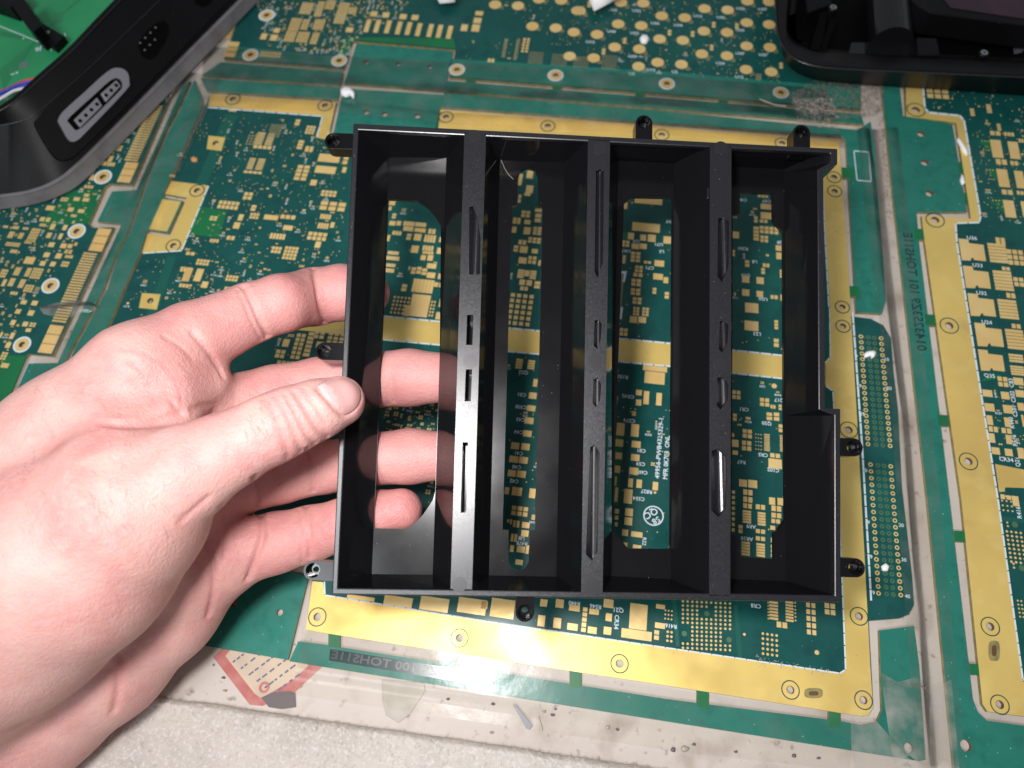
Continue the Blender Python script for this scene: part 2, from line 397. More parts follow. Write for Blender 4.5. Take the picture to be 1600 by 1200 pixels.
for q in [(364, 155), (508, 165), (697, 183), (856, 197), (1034, 211), (1222, 224), (308, 298), (271, 384), (1303, 277), (1304, 299), (1316, 480), (1317, 510), (1326, 672), (1342, 963), (1235, 1078), (1349, 1094), (968, 1037), (718, 997), (496, 964)]:
    b.goldhole(*q, 13.5 if q[1] > 600 else 11, 6.2 if q[1] > 600 else 5)
for q in [(337, 224), (235, 470)]: b.hole(q[0], q[1], 5)
for q in [(572, 175), (601, 178), (652, 181), (367, 944), (437, 957), (548, 98)]: b.hole(q[0], q[1], 5)
b.hole(1382, 1118, 0.1); b.hole(1420, 1169, 8)
g = b.overlay
GOLD = [(688, 172), (1311, 219), (1323, 380), (1338, 636), (1346, 780), (1360, 1046), (1364, 1105), (1356, 1118), (1345, 1119), (1060, 1074), (500, 988), (478, 984), (488, 908), (505, 910), (507, 930), (762, 971), (1040, 1012), (1312, 1052), (1322, 1046), (1309, 740), (1303, 645), (1302, 610), (1290, 603), (1290, 567), (1297, 558), (1297, 480), (1282, 258), (684, 207)]
g('gold_border', GOLD, 'gold', 1)
g('gold_border', [(329, 147), (525, 160), (512, 219), (495, 215), (504, 181), (325, 166)], 'gold', 1)
g('gold_border', [(268, 283), (325, 290), (283, 392), (222, 395), (231, 365), (266, 370), (292, 309), (258, 303)], 'gold', 1)
g('gold_border', [(254, 311), (283, 315), (261, 362), (233, 358)], 'gold', 1)
g('gold_band', [(380, 472), (598, 495), (1040, 537), (1225, 557), (1289, 565), (1289, 601), (1225, 591), (1040, 571), (845, 553), (598, 530), (380, 506)], 'gold', 1)
g('gold_pad', [(326, 212), (352, 215), (346, 236), (323, 233)], 'gold', 1)
g('gold_pad', [(222, 458), (251, 460), (245, 484), (217, 481)], 'gold', 1)
g('trace_band', [(352, 178), (372, 180), (300, 340), (284, 335)], 'trace', 0)
g('trace_band', [(262, 400), (276, 401), (236, 515), (222, 512)], 'trace', 0)
g('trace_band', [(962, 362), (987, 362), (985, 378), (962, 376)], 'mask3', 0)
g('trace_band', [(961, 668), (974, 670), (966, 790), (956, 788)], 'mask3', 0)
g('trace_band', [(310, 322), (355, 330), (342, 372), (297, 366)], 'mask3', 0)
g('trace_band', [(1050, 935), (1056, 935), (1062, 1010), (1056, 1010)], 'trace', 0)
g('trace_band', [(1146, 945), (1153, 945), (1160, 1030), (1153, 1030)], 'trace', 0)
g('connector_field', [(1345, 505), (1382, 512), (1398, 640), (1418, 950), (1362, 965)], 'mask', 0)
b.dashes([(507, 909), (508, 930), (762, 971), (1040, 1012), (1312, 1052), (1321, 1046), (1309, 740), (1303, 645)])
b.dashes([(1295, 480), (1283, 268)], 2, 17); b.dashes([(1289, 567), (1297, 558), (1296, 480)], 1.6); b.dashes([(1303, 645), (1301, 611), (1289, 603)], 1.6)
b.dashes([(598, 494), (1040, 536), (1225, 556)], 2.2); b.dashes([(598, 531), (845, 554), (1040, 572), (1225, 592)], 2.2)
b.dashes([(1332, 488), (1347, 700), (1361, 940)], 3.0, 17); b.dashes([(325, 168), (504, 182), (495, 215)], 1.6)
b.dashes([(326, 291), (284, 392), (222, 396)], 1.8)
# connector pins
for (p, q) in (((1345, 526), (1356, 694)), ((1360, 726), (1372.5, 927))):
    for i in range(20):
        t = i / 19
        for dx, kind in ((0, 1), (11.5, 0), (21, 0), (31.5, 1)):
            px, py = p[0] + (q[0] - p[0]) * t + dx * (1 + .1 * t), p[1] + (q[1] - p[1]) * t + dx * .09
            x, y = at(px, py); k = mpp(px, py)
            if kind: b.rings.ring(x, y, 1.9 * k, 3.6 * k, ZB + .00005, ZB + .00016, 10, 0); b.dim.disc(x, y, 1.9 * k, ZB + .00005, ZB + .0001, 8, 1)
            else: b.dim.ring(x, y, 1.7 * k, 3.6 * k, ZB + .00005, ZB + .0001, 10, 0)
for t, x, y in (('9', 1338, 557), ('10', 1385, 562), ('19', 1342, 603), ('20', 1389, 607), ('29', 1347, 647), ('30', 1351, 735), ('19', 1355, 816), ('20', 1408, 821), ('29', 1359, 870), ('30', 1412, 875), ('39', 1363, 926), ('40', 1418, 932)): b.text(t, x, y, 6, -b.flip)
# footprints seen through and around the tray
Z1 = (590, 300, 5.714)
b.G(Z1, [(105, 70, 160, 120), (100, 130, 125, 165), (130, 190, 165, 240, 1, 2), (105, 260, 160, 300), (170, 260, 210, 300), (230, 265, 330, 305), (230, 310, 320, 350), (335, 275, 435, 312), (330, 325, 430, 360), (130, 350, 215, 385, 3, 1), (85, 385, 110, 440), (260, 370, 300, 430, 1, 2), (325, 375, 390, 435), (450, 330, 520, 375, 2, 1), (415, 385, 520, 450, 4, 1), (550, 405, 600, 450), (300, 480, 365, 545), (400, 480, 500, 525, 4, 1), (400, 530, 500, 556, 4, 1), (385, 565, 430, 610), (445, 565, 495, 615), (530, 500, 595, 555), (90, 530, 190, 560), (75, 575, 195, 610), (75, 640, 160, 670), (70, 685, 150, 720), (440, 640, 525, 685), (300, 670, 340, 735, 1, 2), (350, 665, 390, 735, 1, 2), (395, 680, 440, 745, 1, 2), (440, 720, 515, 770), (540, 730, 595, 780), (310, 780, 500, 900, 6, 1, .94), (500, 810, 590, 850, 2, 1), (215, 820, 260, 890, 1, 2), (120, 925, 285, 1100, 5, 5, .55), (290, 915, 460, 1115), (235, 1010, 290, 1110), (462, 965, 512, 1120, 2, 5, .6), (550, 955, 590, 1030), (520, 1075, 585, 1140), (20, 1120, 60, 1160)])
b.G(Z1, [(1280, 165, 1365, 230, 2, 2), (1405, 150, 1465, 180), (1405, 190, 1460, 275, 1, 2), (1205, 230, 1280, 285, 2, 1), (1310, 250, 1365, 290), (1200, 310, 1240, 365), (1305, 315, 1365, 380), (1385, 310, 1465, 385, 2, 3), (1340, 405, 1460, 460, 3, 2), (1255, 430, 1330, 470, 2, 1), (1215, 475, 1255, 535, 1, 2), (1270, 485, 1340, 545), (1375, 510, 1430, 550), (1260, 585, 1330, 640), (1340, 570, 1420, 645, 2, 2), (1435, 610, 1455, 660), (1250, 690, 1308, 770, 1, 4), (1312, 700, 1355, 755), (1360, 700, 1415, 780, 1, 4), (1260, 785, 1385, 835, 2, 1), (1400, 795, 1450, 865, 1, 2), (1270, 845, 1345, 880, 2, 1), (1160, 900, 1385, 1200, 4, 6, .66), (1310, 10, 1365, 35), (1255, 20, 1280, 100, 1, 2)])
b.G((770, 250, 1), [(53, 17, 63, 29), (52, 40, 63, 52), (40, 22, 46, 40)])
b.G((770, 540, 3.333), [(120, 68, 155, 122, 1, 4), (182, 75, 218, 125, 1, 4), (210, 175, 232, 215), (188, 245, 228, 278), (178, 312, 222, 342), (166, 375, 212, 408), (158, 442, 202, 475), (95, 505, 138, 540), (148, 510, 192, 545), (86, 575, 132, 610), (136, 580, 182, 615), (78, 648, 120, 682), (125, 652, 172, 688), (100, 738, 152, 782), (190, 745, 222, 795), (62, 738, 85, 775), (95, 835, 185, 890, 3, 2), (74, 905, 86, 920), (90, 905, 100, 930), (106, 910, 120, 945), (124, 912, 138, 948), (152, 920, 192, 950), (148, 962, 186, 995), (95, 980, 108, 1020), (112, 982, 126, 1022), (90, 1040, 110, 1075), (125, 1045, 168, 1078), (172, 1040, 188, 1085), (118, 1115, 156, 1142)])
for t, x, y in (('C81', 150, 255), ('C300', 148, 320), ('C43', 145, 385), ('C44', 135, 450), ('C41', 135, 560), ('C40', 125, 632), ('C42', 112, 705), ('U8', 150, 1003), ('R478', 152, 1030), ('Q22', 160, 140)): b.text(t, 770 + x / 3.333, 540 + y / 3.333, 6.2)
Z3 = (940, 290, 5.333)
b.G(Z3, [(275, 90, 505, 155), (160, 140, 215, 195), (130, 205, 180, 250), (125, 300, 165, 355), (255, 315, 485, 385), (220, 395, 270, 450), (320, 410, 370, 460), (385, 410, 450, 470), (515, 425, 580, 485), (125, 455, 235, 510, 3, 2), (250, 485, 310, 530), (315, 485, 375, 530), (240, 550, 325, 640, 2, 3), (130, 540, 175, 570, 2, 1), (175, 580, 200, 650, 1, 4), (350, 630, 415, 650, 2, 1), (440, 625, 520, 675), (275, 665, 345, 725, 2, 2), (260, 730, 345, 760, 2, 1), (245, 775, 330, 840, 2, 2), (240, 855, 325, 915, 2, 2), (255, 930, 335, 990, 2, 2), (260, 1010, 315, 1085, 2, 3), (335, 1015, 395, 1090, 2, 3), (235, 1090, 295, 1145), (305, 1095, 370, 1145), (430, 735, 510, 785), (515, 765, 555, 815), (525, 885, 560, 945, 1, 2), (120, 735, 172, 1090, 6, 24, .5), (425, 850, 455, 905, 1, 2)])
b.G(Z3, [(1085, 385, 1145, 440), (1325, 155, 1415, 200), (1325, 225, 1415, 280), (1300, 80, 1390, 100, 3, 1), (1270, 255, 1300, 310, 1, 2), (1315, 285, 1385, 310, 2, 1), (1265, 340, 1310, 460, 1, 4), (1315, 340, 1475, 405, 4, 2), (1320, 415, 1390, 475, 2, 2), (1450, 500, 1515, 545), (1455, 560, 1505, 615), (1085, 535, 1110, 590, 1, 2), (1195, 620, 1230, 680, 1, 2), (1340, 650, 1400, 680, 2, 1), (1330, 685, 1360, 740, 1, 2), (1170, 755, 1230, 810), (1290, 765, 1350, 820), (1170, 865, 1230, 920), (1290, 880, 1345, 930), (1195, 980, 1305, 1060), (1190, 1130, 1305, 1210), (1405, 915, 1470, 945, 2, 1), (1490, 910, 1515, 960), (1440, 1120, 1470, 1200, 1, 3), (1485, 700, 1510, 770, 1, 3)])
Z4 = (940, 510, 5.333)
b.G(Z4, [(110, 10, 220, 80, 3, 2), (345, 330, 545, 375), (358, 380, 525, 480), (285, 530, 335, 575), (285, 610, 330, 660), (350, 540, 395, 650), (455, 555, 500, 660), (125, 805, 190, 910), (245, 815, 310, 920), (1435, 100, 1475, 175, 1, 2), (1085, 530, 1160, 610, 2, 2), (1315, 595, 1400, 670, 2, 2), (1405, 655, 1450, 685, 2, 1), (1475, 650, 1500, 700, 1, 2), (1375, 715, 1420, 785, 1, 2), (1435, 715, 1480, 790, 1, 2), (1475, 815, 1520, 885, 1, 2), (1095, 725, 1125, 790, 1, 2), (1170, 855, 1255, 935, 2, 2), (1165, 950, 1250, 1040, 2, 2), (1080, 890, 1105, 920), (1080, 945, 1140, 1005), (1090, 1035, 1135, 1070), (1355, 895, 1400, 1040, 1, 11, .6), (1485, 905, 1520, 1045, 1, 11, .6), (1400, 1060, 1490, 1095, 2, 1), (1390, 1105, 1500, 1185), (1275, 885, 1340, 1040, 3, 5, .5, 'c'), (1415, 475, 1460, 520, 1, 1, 1, 'c')])
Z5 = (940, 680, 5.333)
b.G(Z5, [(115, 35, 180, 95), (115, 145, 170, 200), (110, 255, 155, 315), (110, 345, 125, 420), (110, 435, 135, 555), (250, 50, 325, 105), (245, 160, 315, 215), (230, 270, 305, 330), (220, 360, 260, 435), (290, 370, 335, 440), (425, 390, 470, 460), (430, 467, 460, 490, 1, 1, 1, 'c'), (185, 450, 255, 570), (110, 615, 145, 655), (195, 610, 260, 675), (190, 685, 255, 750), (110, 670, 140, 705), (110, 725, 135, 760), (170, 785, 220, 840), (245, 805, 340, 850), (260, 915, 330, 950), (180, 895, 215, 930)])
b.G(Z5, [(1145, 370, 1210, 430), (1220, 375, 1295, 440), (1175, 455, 1260, 500, 2, 1), (1175, 515, 1260, 560, 2, 1), (1175, 570, 1255, 610, 2, 1), (1280, 580, 1365, 620, 2, 1), (1395, 520, 1445, 580), (1465, 525, 1525, 585), (1410, 590, 1500, 635, 2, 1), (1410, 650, 1500, 690, 2, 1), (1410, 700, 1490, 735, 2, 1), (1405, 755, 1445, 790), (1175, 625, 1245, 735, 1, 5), (1300, 640, 1365, 755, 1, 5), (1080, 450, 1110, 810, 1, 8, .6), (1140, 745, 1175, 820, 1, 2), (1280, 785, 1365, 820, 2, 1), (1280, 845, 1365, 880, 2, 1), (1165, 885, 1235, 1005, 1, 5), (1290, 900, 1360, 1015, 1, 5), (1410, 855, 1425, 895), (1410, 910, 1425, 1020, 1, 3)])
for t, x, y in (('R150', 175, 420), ('CR42', 220, 583), ('C274', 232, 785), ('C81', 330, 1035), ('C59', 325, 1145), ('Q17', 1480, 615), ('Q20', 1375, 808), ('CR1', 1185, 690), ('CR5', 1345, 1070), ('R67', 1165, 1130), ('L23', 1295, 62)): b.text(t, 940 + x / 5.333, 510 + y / 5.333, 6.2)
for t, x, y in (('C60', 345, 310), ('R827', 375, 470), ('C554', 310, 528), ('C102', 1430, 290), ('AR9', 1245, 760), ('AR10', 1210, 862)): b.text(t, 940 + x / 5.333, 680 + y / 5.333, 6.2)
b.text('R22', 1006.5, 846, 6, HALF)
for t, x, y in (('U41', 205, 545), ('Q4', 290, 465), ('U71', 475, 490), ('L5', 500, 550), ('C71', 400, 685), ('R9', 560, 300), ('C46', 1175, 120), ('C47', 1375, 130), ('R201', 1175, 525), ('L8', 1275, 635), ('U19', 1200, 745), ('U20', 1345, 945), ('Q8', 1490, 475)): b.text(t, 940 + x / 5.333, 290 + y / 5.333, 6)
b.silk.slab(sheet_px([(961, 424), (979.5, 424), (976, 441), (973, 441), (975, 428), (961, 428)], ZB), [], ZB + .0001, ZB + .00015)
b.silk.slab(sheet_px([(960, 494), (969, 495), (970, 480), (973.5, 480), (971, 499), (960, 498)], ZB), [], ZB + .0001, ZB + .00015)
x, y = at(1021, 806); k = mpp(1021, 806); b.silk.ring(x, y, 14 * k, 16 * k, ZB + .00005, ZB + .00012, 28)
put_text(b.silk, 'QC', *at(1017, 802), ZB + .0001, 15 * k, math.radians(215)); put_text(b.silk, '58', *at(1025, 813), ZB + .0001, 13 * k, math.radians(215))
def run_text(mb, txt, pa, pb, hpx, mirror=False, z=ZB + .0001, mi=0):
    """text along the line pa -> pb (picture points) lying on the board"""
    (xa, ya), (xb, yb) = at(*pa), at(*pb); L = math.hypot(xb - xa, yb - ya); ang = math.atan2(yb - ya, xb - xa)
    vs, _ = text_mesh(txt); wdt = max(v[0] for v in vs) - min(v[0] for v in vs)
    size = hpx * mpp(*pa) * 1.4; put_text(mb, txt, (xa + xb) / 2, (ya + yb) / 2, z, size, ang, mirror, mi, sx=L / (wdt * size))
for dx in (0,):
    run_text(b.silk, '49956-PWB4325329-1', (1027 + dx, 747), (1033.5 + dx, 653), 7.2)
    run_text(b.silk, 'MFR 0K703  ONL', (1039.5 + dx, 749), (1043.5 + dx, 681), 7.2)
ZS = (500, 780, 2.857)
b.G(ZS, [(120, 432, 245, 450), (285, 434, 413, 478), (447, 438, 575, 500), (615, 443, 742, 512), (762, 445, 868, 530), (720, 455, 748, 490), (983, 447, 1015, 480), (1052, 447, 1088, 485), (972, 518, 1004, 568), (1042, 530, 1076, 576), (1112, 472, 1160, 500), (1104, 555, 1150, 585), (1170, 480, 1190, 595, 1, 5), (1202, 490, 1245, 515), (1195, 570, 1235, 600), (1266, 447, 1310, 485), (1275, 510, 1303, 545), (1266, 570, 1300, 605), (1382, 467, 1460, 582), (1345, 584, 1480, 626), (1500, 470, 1540, 490), (1495, 552, 1540, 577)])
ZT = (860, 930, 3.333)
b.G(ZT, [(590, 70, 640, 135, 3, 3, .6, 'c'), (600, 180, 640, 250, 2, 3, .7, 'c'), (540, 180, 565, 235, 1, 2), (1095, 192, 1190, 322, 4, 5, .62, 'c'), (1140, 30, 1185, 130, 1, 6, .7), (1225, 30, 1265, 140, 1, 7, .7), (1330, 35, 1385, 210, 2, 5, .72), (1425, 40, 1485, 105, 2, 2), (1175, 140, 1235, 170, 2, 1), (1374, 286, 1400, 311, 1, 1, 1, 'c'), (1002, 196, 1018, 212, 1, 1, 1, 'c'), (1128, 30, 1140, 130, 1, 6, .7, 'c'), (1268, 30, 1282, 140, 1, 6, .7, 'c')])
for i in range(11):
    for j in range(12):
        x, y = 690 + i * 24.5, 32 + j * 22 + i * 1.2
        if 770 < x < 850 and 60 < y < 115: continue
        if x < 735 and 160 < y < 235: continue
        if x > 890 and 185 < y < 262: continue
        b.G(ZT, [(x - 7, y - 7, x + 7, y + 7, 1, 1, 1, 'c')])
for x, y in ((815, 95), (697, 200), (930, 232)): b.G(ZT, [(x - 15, y - 15, x + 15, y + 15, 1, 1, 1, 'd')])
for t, x, y in (('R440', 125, 42), ('R546', 235, 58), ('R416', 628, 160), ('CR8', 1070, 55)): b.text(t, 860 + x / 3.333, 930 + y / 3.333, 6.5)
b.text('Q21', 966, 953, 7); b.text('CR34', 963, 972, 7, HALF)
# upper left field of the board
ZL = (240, 140, 4.0)
b.G(ZL, [(1030, 405, 1165, 455), (1010, 480, 1140, 525), (1185, 415, 1215, 470, 1, 2), (1180, 485, 1205, 520), (885, 470, 970, 570, 2, 4), (980, 565, 1020, 600), (1045, 630, 1145, 670, 4, 2), (1035, 700, 1205, 760, 3, 2), (1040, 780, 1110, 810, 4, 1), (1025, 835, 1095, 870, 4, 1), (1105, 830, 1130, 865), (960, 890, 1085, 945, 4, 2), (1010, 950, 1045, 990), (640, 265, 690, 345, 1, 6, .6), (705, 270, 750, 350, 1, 6, .6), (590, 425, 630, 500, 1, 6, .6), (645, 430, 690, 505, 1, 6, .6), (620, 350, 740, 370, 4, 1), (560, 510, 680, 525, 4, 1), (720, 215, 800, 300, 6, 6, .55, 'c'), (580, 280, 640, 350, 3, 4, .5, 'c'), (400, 695, 535, 750, 5, 2), (560, 640, 620, 690, 2, 2), (600, 770, 660, 810, 3, 2), (690, 785, 780, 815), (790, 785, 890, 810, 3, 1), (810, 850, 870, 880), (725, 900, 825, 935, 5, 1), (735, 980, 800, 1025, 3, 2), (810, 980, 900, 1065, 4, 4), (350, 790, 400, 820, 2, 2), (530, 780, 560, 820), (500, 830, 540, 870), (350, 935, 410, 955, 3, 1), (200, 1015, 260, 1035, 2, 1), (265, 1060, 350, 1100, 4, 2), (195, 1115, 235, 1200), (260, 1120, 305, 1200), (450, 1160, 530, 1200, 4, 2), (885, 185, 915, 225, 1, 2), (950, 225, 1010, 280, 3, 3), (900, 315, 935, 375, 1, 3), (945, 355, 1000, 390, 2, 1), (470, 120, 520, 138, 3, 1), (610, 720, 640, 760, 1, 2), (455, 915, 510, 940, 2, 1), (300, 1200, 340, 1240), (440, 1235, 520, 1260, 4, 1)])
b.zone([(335, 180), (495, 190), (540, 225), (535, 400), (300, 470), (240, 500), (330, 300)], 95, .62, 3.0)
b.zone([(318, 180), (330, 200), (265, 285), (285, 230)], 2, .7, 16); b.zone([(222, 400), (262, 400), (210, 520), (175, 535)], 2, .7, 14)
b.G((0, 380, 5.33), [(1500, 200, 1600, 240, 4, 1), (1530, 215, 1590, 320), (1490, 340, 1600, 370, 4, 1)])
b.G((450, 500, 1), [(8, 20, 24, 62, 2, 6, .76), (28, 18, 38, 58, 1, 6, .76), (40, 16, 58, 30, 2, 2, .76), (44, 34, 56, 44), (30, 62, 46, 74), (-20, 46, -4, 60, 2, 2), (-18, 64, 4, 72, 3, 1), (-8, 30, 2, 42)])
b.zone([(425, 530), (470, 520), (475, 572), (430, 580)], 8, .8, .8); b.G((450, 500, 1), [(60, 12, 88, 52, 3, 6, .75)])
b.overlay('slot_pad', oval(1271, 1083, 14.5, 8), 'fr4', 5)
b.overlay('slot_pad', oval(1271, 1083.5, 7.5, 3.4), 'hole', 8)
b.dashes([(1334, 236), (1357, 238), (1361, 284), (1339, 282), (1334, 236)], 1.4, 14, .5)  # white outline in print colour stands for glare round a dark recess
b.zone([(603, 630), (690, 630), (690, 670), (603, 675)], 26, .85, .6); b.zone([(660, 740), (690, 740), (688, 780), (668, 770)], 3, 1, .5)
b.zone([(800, 262), (1280, 300), (1290, 930), (560, 900), (610, 320)], 150, .72, 1.2)
b.finish()
mb = MB(); run_text(mb, 'E11SHOT 001 6Z3523410', (520, 1016), (768, 1060), 13, False, ZB + .00006)
# solid etched strip behind the letters, letters stand proud of it
lt = MB(); lt.slab(sheet_px([(516, 1014), (770, 1054), (768, 1074), (514, 1032)], ZB), [], ZB + .00002, ZB + .00005)
adopt(lt.build('etched_strip', 'etch'), b.root)
lt = MB(); run_text(lt, '0143253Z9 100 TOHS11E', (518, 1023), (766, 1064), 12, True, ZB + .00018); adopt(lt.build('raised_letters', 'rim'), b.root)
# ---------------------------------------------------------------- right board
r = Board('green and gold circuit board at the right edge, with a wide gold margin', (1560, 700))
r.slab('board', [(1413, 128), (1416, 182), (1494, 192), (1517, 342), (1440, 337), (1445, 380), (1502, 780), (1535, 1100), (1543, 1112), (1650, 1126), (1740, 1135), (1670, 40), (1405, 40)])
r.slab('rail', [(1372, 60), (1377, 130), (1397, 319), (1404, 380), (1449, 780), (1491, 1200), (1500, 1260), (1660, 1270), (1660, 1142), (1542, 1126), (1528, 1113), (1520, 1093), (1485, 790), (1448, 480), (1436, 380), (1432, 331), (1511, 331), (1488, 194), (1411, 181), (1405, 130), (1398, 60)], 'mask2')
for p in [(1436, 366), (1453, 500), (1473, 657), (1499, 838), (1523, 1046), (1506, 262), (1515, 310)]:
    r.slab('bridge', [(p[0] - 8, p[1] - 9), (p[0] + 8, p[1] - 8), (p[0] + 9, p[1] + 9), (p[0] - 7, p[1] + 8)], 'mask3')
for q in [(1431, 172), (1461, 344), (1483, 509), (1513, 721), (1547, 979), (1562, 1101)]: r.goldhole(*q, 14, 6.5)
for q in [(1439, 209), (1445, 254), (1452, 302)]: r.hole(*q, 6)
r.hole(1509, 1165, 9); r.hole(1541, 1169, .1)
r.overlay('gold_border', [(1415, 130), (1441, 134), (1444, 170), (1450, 176), (1499, 181), (1506, 188), (1531, 338), (1529, 347), (1492, 348), (1494, 380), (1558, 780), (1598, 1065), (1660, 1074), (1660, 1127), (1543, 1112), (1535, 1100), (1502, 780), (1445, 380), (1440, 337), (1517, 342), (1494, 192), (1416, 182)], 'gold', 1)
r.overlay('gold_pad', [(1554.5, 725), (1600, 734), (1640, 738), (1640, 764), (1570, 761.5), (1570, 768), (1561, 769)], 'gold', 1)
for dx, dy, k_ in ((0, 0, 1), (20, 127, 1.02), (42, 256, 1.04), (74, 394, 1.08), (91, 519, .98)):
    sh = [(172, 98), (218, 103), (222, 120), (290, 128), (302, 205), (246, 199), (241, 188), (234, 190), (229, 202), (188, 200)]
    r.overlay('pad', [(1440 + (172 + dx + (x - 172) * k_) / 3, 340 + (98 + dy + (y - 98) * k_) / 3) for x, y in sh], 'pad', 1)
    r.occ.append((*at(1440 + (172 + dx) / 3, 340 + (205 + dy) / 3), *at(1440 + (310 + dx) / 3, 340 + (95 + dy) / 3)))
r.overlay('trace_band', [(1535, 592), (1562, 585), (1564, 590), (1535, 596)], 'mask3', 0)
r.overlay('trace_band', [(1560, 806), (1640, 815), (1640, 822), (1561, 813)], 'trace', 0)
for pl in ([(1529, 222), (1550, 219), (1553, 240)], [(1537, 265), (1560, 263), (1563, 287)], [(1545, 313), (1569, 311), (1571, 335)]): r.overlay('trace_patch', pl, 'mask3', 0)
r.dashes([(1442, 134), (1445, 170), (1451, 176), (1499, 181), (1506, 188), (1532, 338), (1530, 348), (1493, 349), (1495, 380), (1559, 780), (1598, 1062), (1650, 1070)], 2.6)
r.G((1440, 340, 3.0), [(315, 122, 398, 212, 1, 6, .86), (340, 250, 425, 342, 1, 6, .86), (362, 385, 448, 475, 1, 6, .86), (398, 525, 480, 618, 1, 6, .86), (410, 640, 475, 680, 1, 3), (418, 695, 480, 740, 1, 4), (345, 95, 392, 125, 2, 1), (400, 150, 480, 225, 3, 3), (430, 280, 480, 325, 2, 2), (395, 355, 440, 378, 2, 1), (420, 500, 465, 520, 2, 1), (355, 745, 405, 795, 2, 2), (430, 752, 475, 785), (285, 808, 330, 840), (372, 818, 410, 852), (440, 810, 480, 842), (295, 872, 340, 908), (382, 880, 425, 918), (450, 870, 480, 905), (305, 928, 332, 972), (388, 938, 415, 982), (470, 925, 480, 980), (312, 980, 358, 1005, 2, 1), (372, 988, 422, 1012, 2, 1), (315, 1012, 342, 1055), (395, 1020, 422, 1062), (328, 1078, 365, 1110), (390, 1085, 425, 1118), (450, 1080, 480, 1130), (375, 232, 415, 248, 2, 1)])
r.G((1360, 120, 5.4545), [(475, 100, 670, 190, 3, 2), (850, 270, 885, 335, 1, 3), (990, 235, 1030, 310, 1, 4), (1080, 400, 1110, 460, 1, 3), (1015, 465, 1110, 500, 2, 1), (1135, 475, 1225, 505, 3, 1), (1030, 540, 1120, 690), (1180, 555, 1265, 700), (1065, 705, 1165, 750, 2, 1), (1190, 720, 1260, 755, 2, 1), (1085, 790, 1175, 940), (1235, 805, 1309, 950), (1115, 965, 1215, 1005, 2, 1), (1245, 975, 1309, 1005, 2, 1), (1140, 1055, 1230, 1200), (1290, 1065, 1370, 1200), (1260, 530, 1309, 560, 2, 1), (940, 535, 1010, 560, 3, 1, .5, 'c'), (950, 615, 1020, 635, 3, 1, .5, 'c'), (980, 785, 1055, 805, 3, 1, .5, 'c'), (1000, 865, 1065, 885, 3, 1, .5, 'c'), (1030, 1045, 1110, 1065, 3, 1, .5, 'c')])
r.G((1400, 680, 5.4545), [(890, 505, 925, 545), (940, 515, 980, 550), (990, 520, 1045, 605), (850, 500, 1000, 660, 4, 4, .45, 'c'), (935, 730, 965, 790, 1, 2, .6, 'c'), (945, 810, 1100, 1100, 4, 8, .6, 'c'), (985, 1080, 1020, 1145, 1, 2, .6, 'c')])
r.G((1400, 680, 5.4545), [(985, 735, 1040, 790, 1, 1, 1, 'd'), (1045, 1105, 1100, 1160, 1, 1, 1, 'd')])
r.G((1380, 880, 3.75), [(785, 210, 825, 325, 2, 5, .6, 'c')])
r.zone([(1450, 180), (1500, 185), (1540, 345), (1620, 345), (1610, 140), (1460, 140)], 22, .6, 4)
r.zone([(1545, 600), (1640, 600), (1640, 720), (1560, 715)], 12, .7, 2)
r.overlay('slot_pad', oval(1553, 1017, 9, 16), 'fr4', 5)
r.overlay('slot_pad', oval(1553, 1017, 3.8, 8.5), 'hole', 8)
for t, x, y in (('U36', 235, 97), ('U33', 262, 225), ('U32', 280, 355), ('U24', 305, 492), ('Q35', 318, 742), ('CR34', 396, 1135)): r.text(t, 1440 + x / 3, 340 + y / 3, 7)
for t, x, y in (('C83', 420, 775), ('C502', 428, 840), ('C501', 436, 907), ('R440', 422, 962), ('R546', 436, 1045), ('Q21', 449, 1145)): r.text(t, 1440 + x / 3, 340 + y / 3, 7, HALF)
r.text('R416', 1592, 801, 7, HALF)
r.finish()
lt = MB(); run_text(lt, '0143253Z9 101 TOHS11E', (1417, 364), (1440, 548), 14, True, ZB + .00005); adopt(lt.build('etched_letters', 'etch'), r.root)
for poly in ([(1565, 1000 - 12), (1572, 990), (1576, 1030), (1569, 1034)],): pass
mbx = MB()
for (px, py) in ((1321 - 36, 0),): pass
# ---------------------------------------------------------------- top board
t = Board('green circuit board across the top, scattered with round gold pads', (850, 60))
t.slab('board', [(383, 0), (350, 92), (537, 108), (551, 64), (712, 78), (702, 121), (1040, 148), (1345, 173), (1345, -90), (415, -90)])
t.slab('rail', [(345, 97), (536, 112), (531, 134), (316, 117)], 'mask2'); t.slab('rail', [(699, 126), (1345, 178), (1350, 194), (1060, 172), (694, 141)], 'mask2')
t.slab('tab', [(557, 68), (708, 80), (694, 141), (538, 130)], 'mask2')
for p in [(620, 116 - 0), (735, 126), (870, 137), (1000, 147), (1130, 157)][1:]:
    t.slab('bridge', [(p[0] - 7, p[1] - 5), (p[0] + 7, p[1] - 4), (p[0] + 7, p[1] + 4), (p[0] - 7, p[1] + 3)], 'mask3')
for q in [(714, 109), (868, 118), (1042, 131), (1220, 145), (417, 24), (391.5, 86), (530, 95)]: t.ringhole(*q, 11.5, 4.5)
for q in [(572, 97), (622, 100), (672, 104)]: t.hole(*q, 4)
t.overlay('rail_tint', [(360, 72), (520, 88), (537, 104), (352, 90)], 'mask2', 0); t.overlay('rail_tint', [(706, 92), (1040, 112), (1345, 138), (1345, 170), (1040, 146), (703, 119)], 'mask2', 0)
t.overlay('rail_tint', [(540, 58), (709, 60), (712, 76), (551, 62), (537, 102), (528, 84)], 'mask3', 0)
ZA, ZC = (900, 0, 4.706), (620, 0, 5.333)
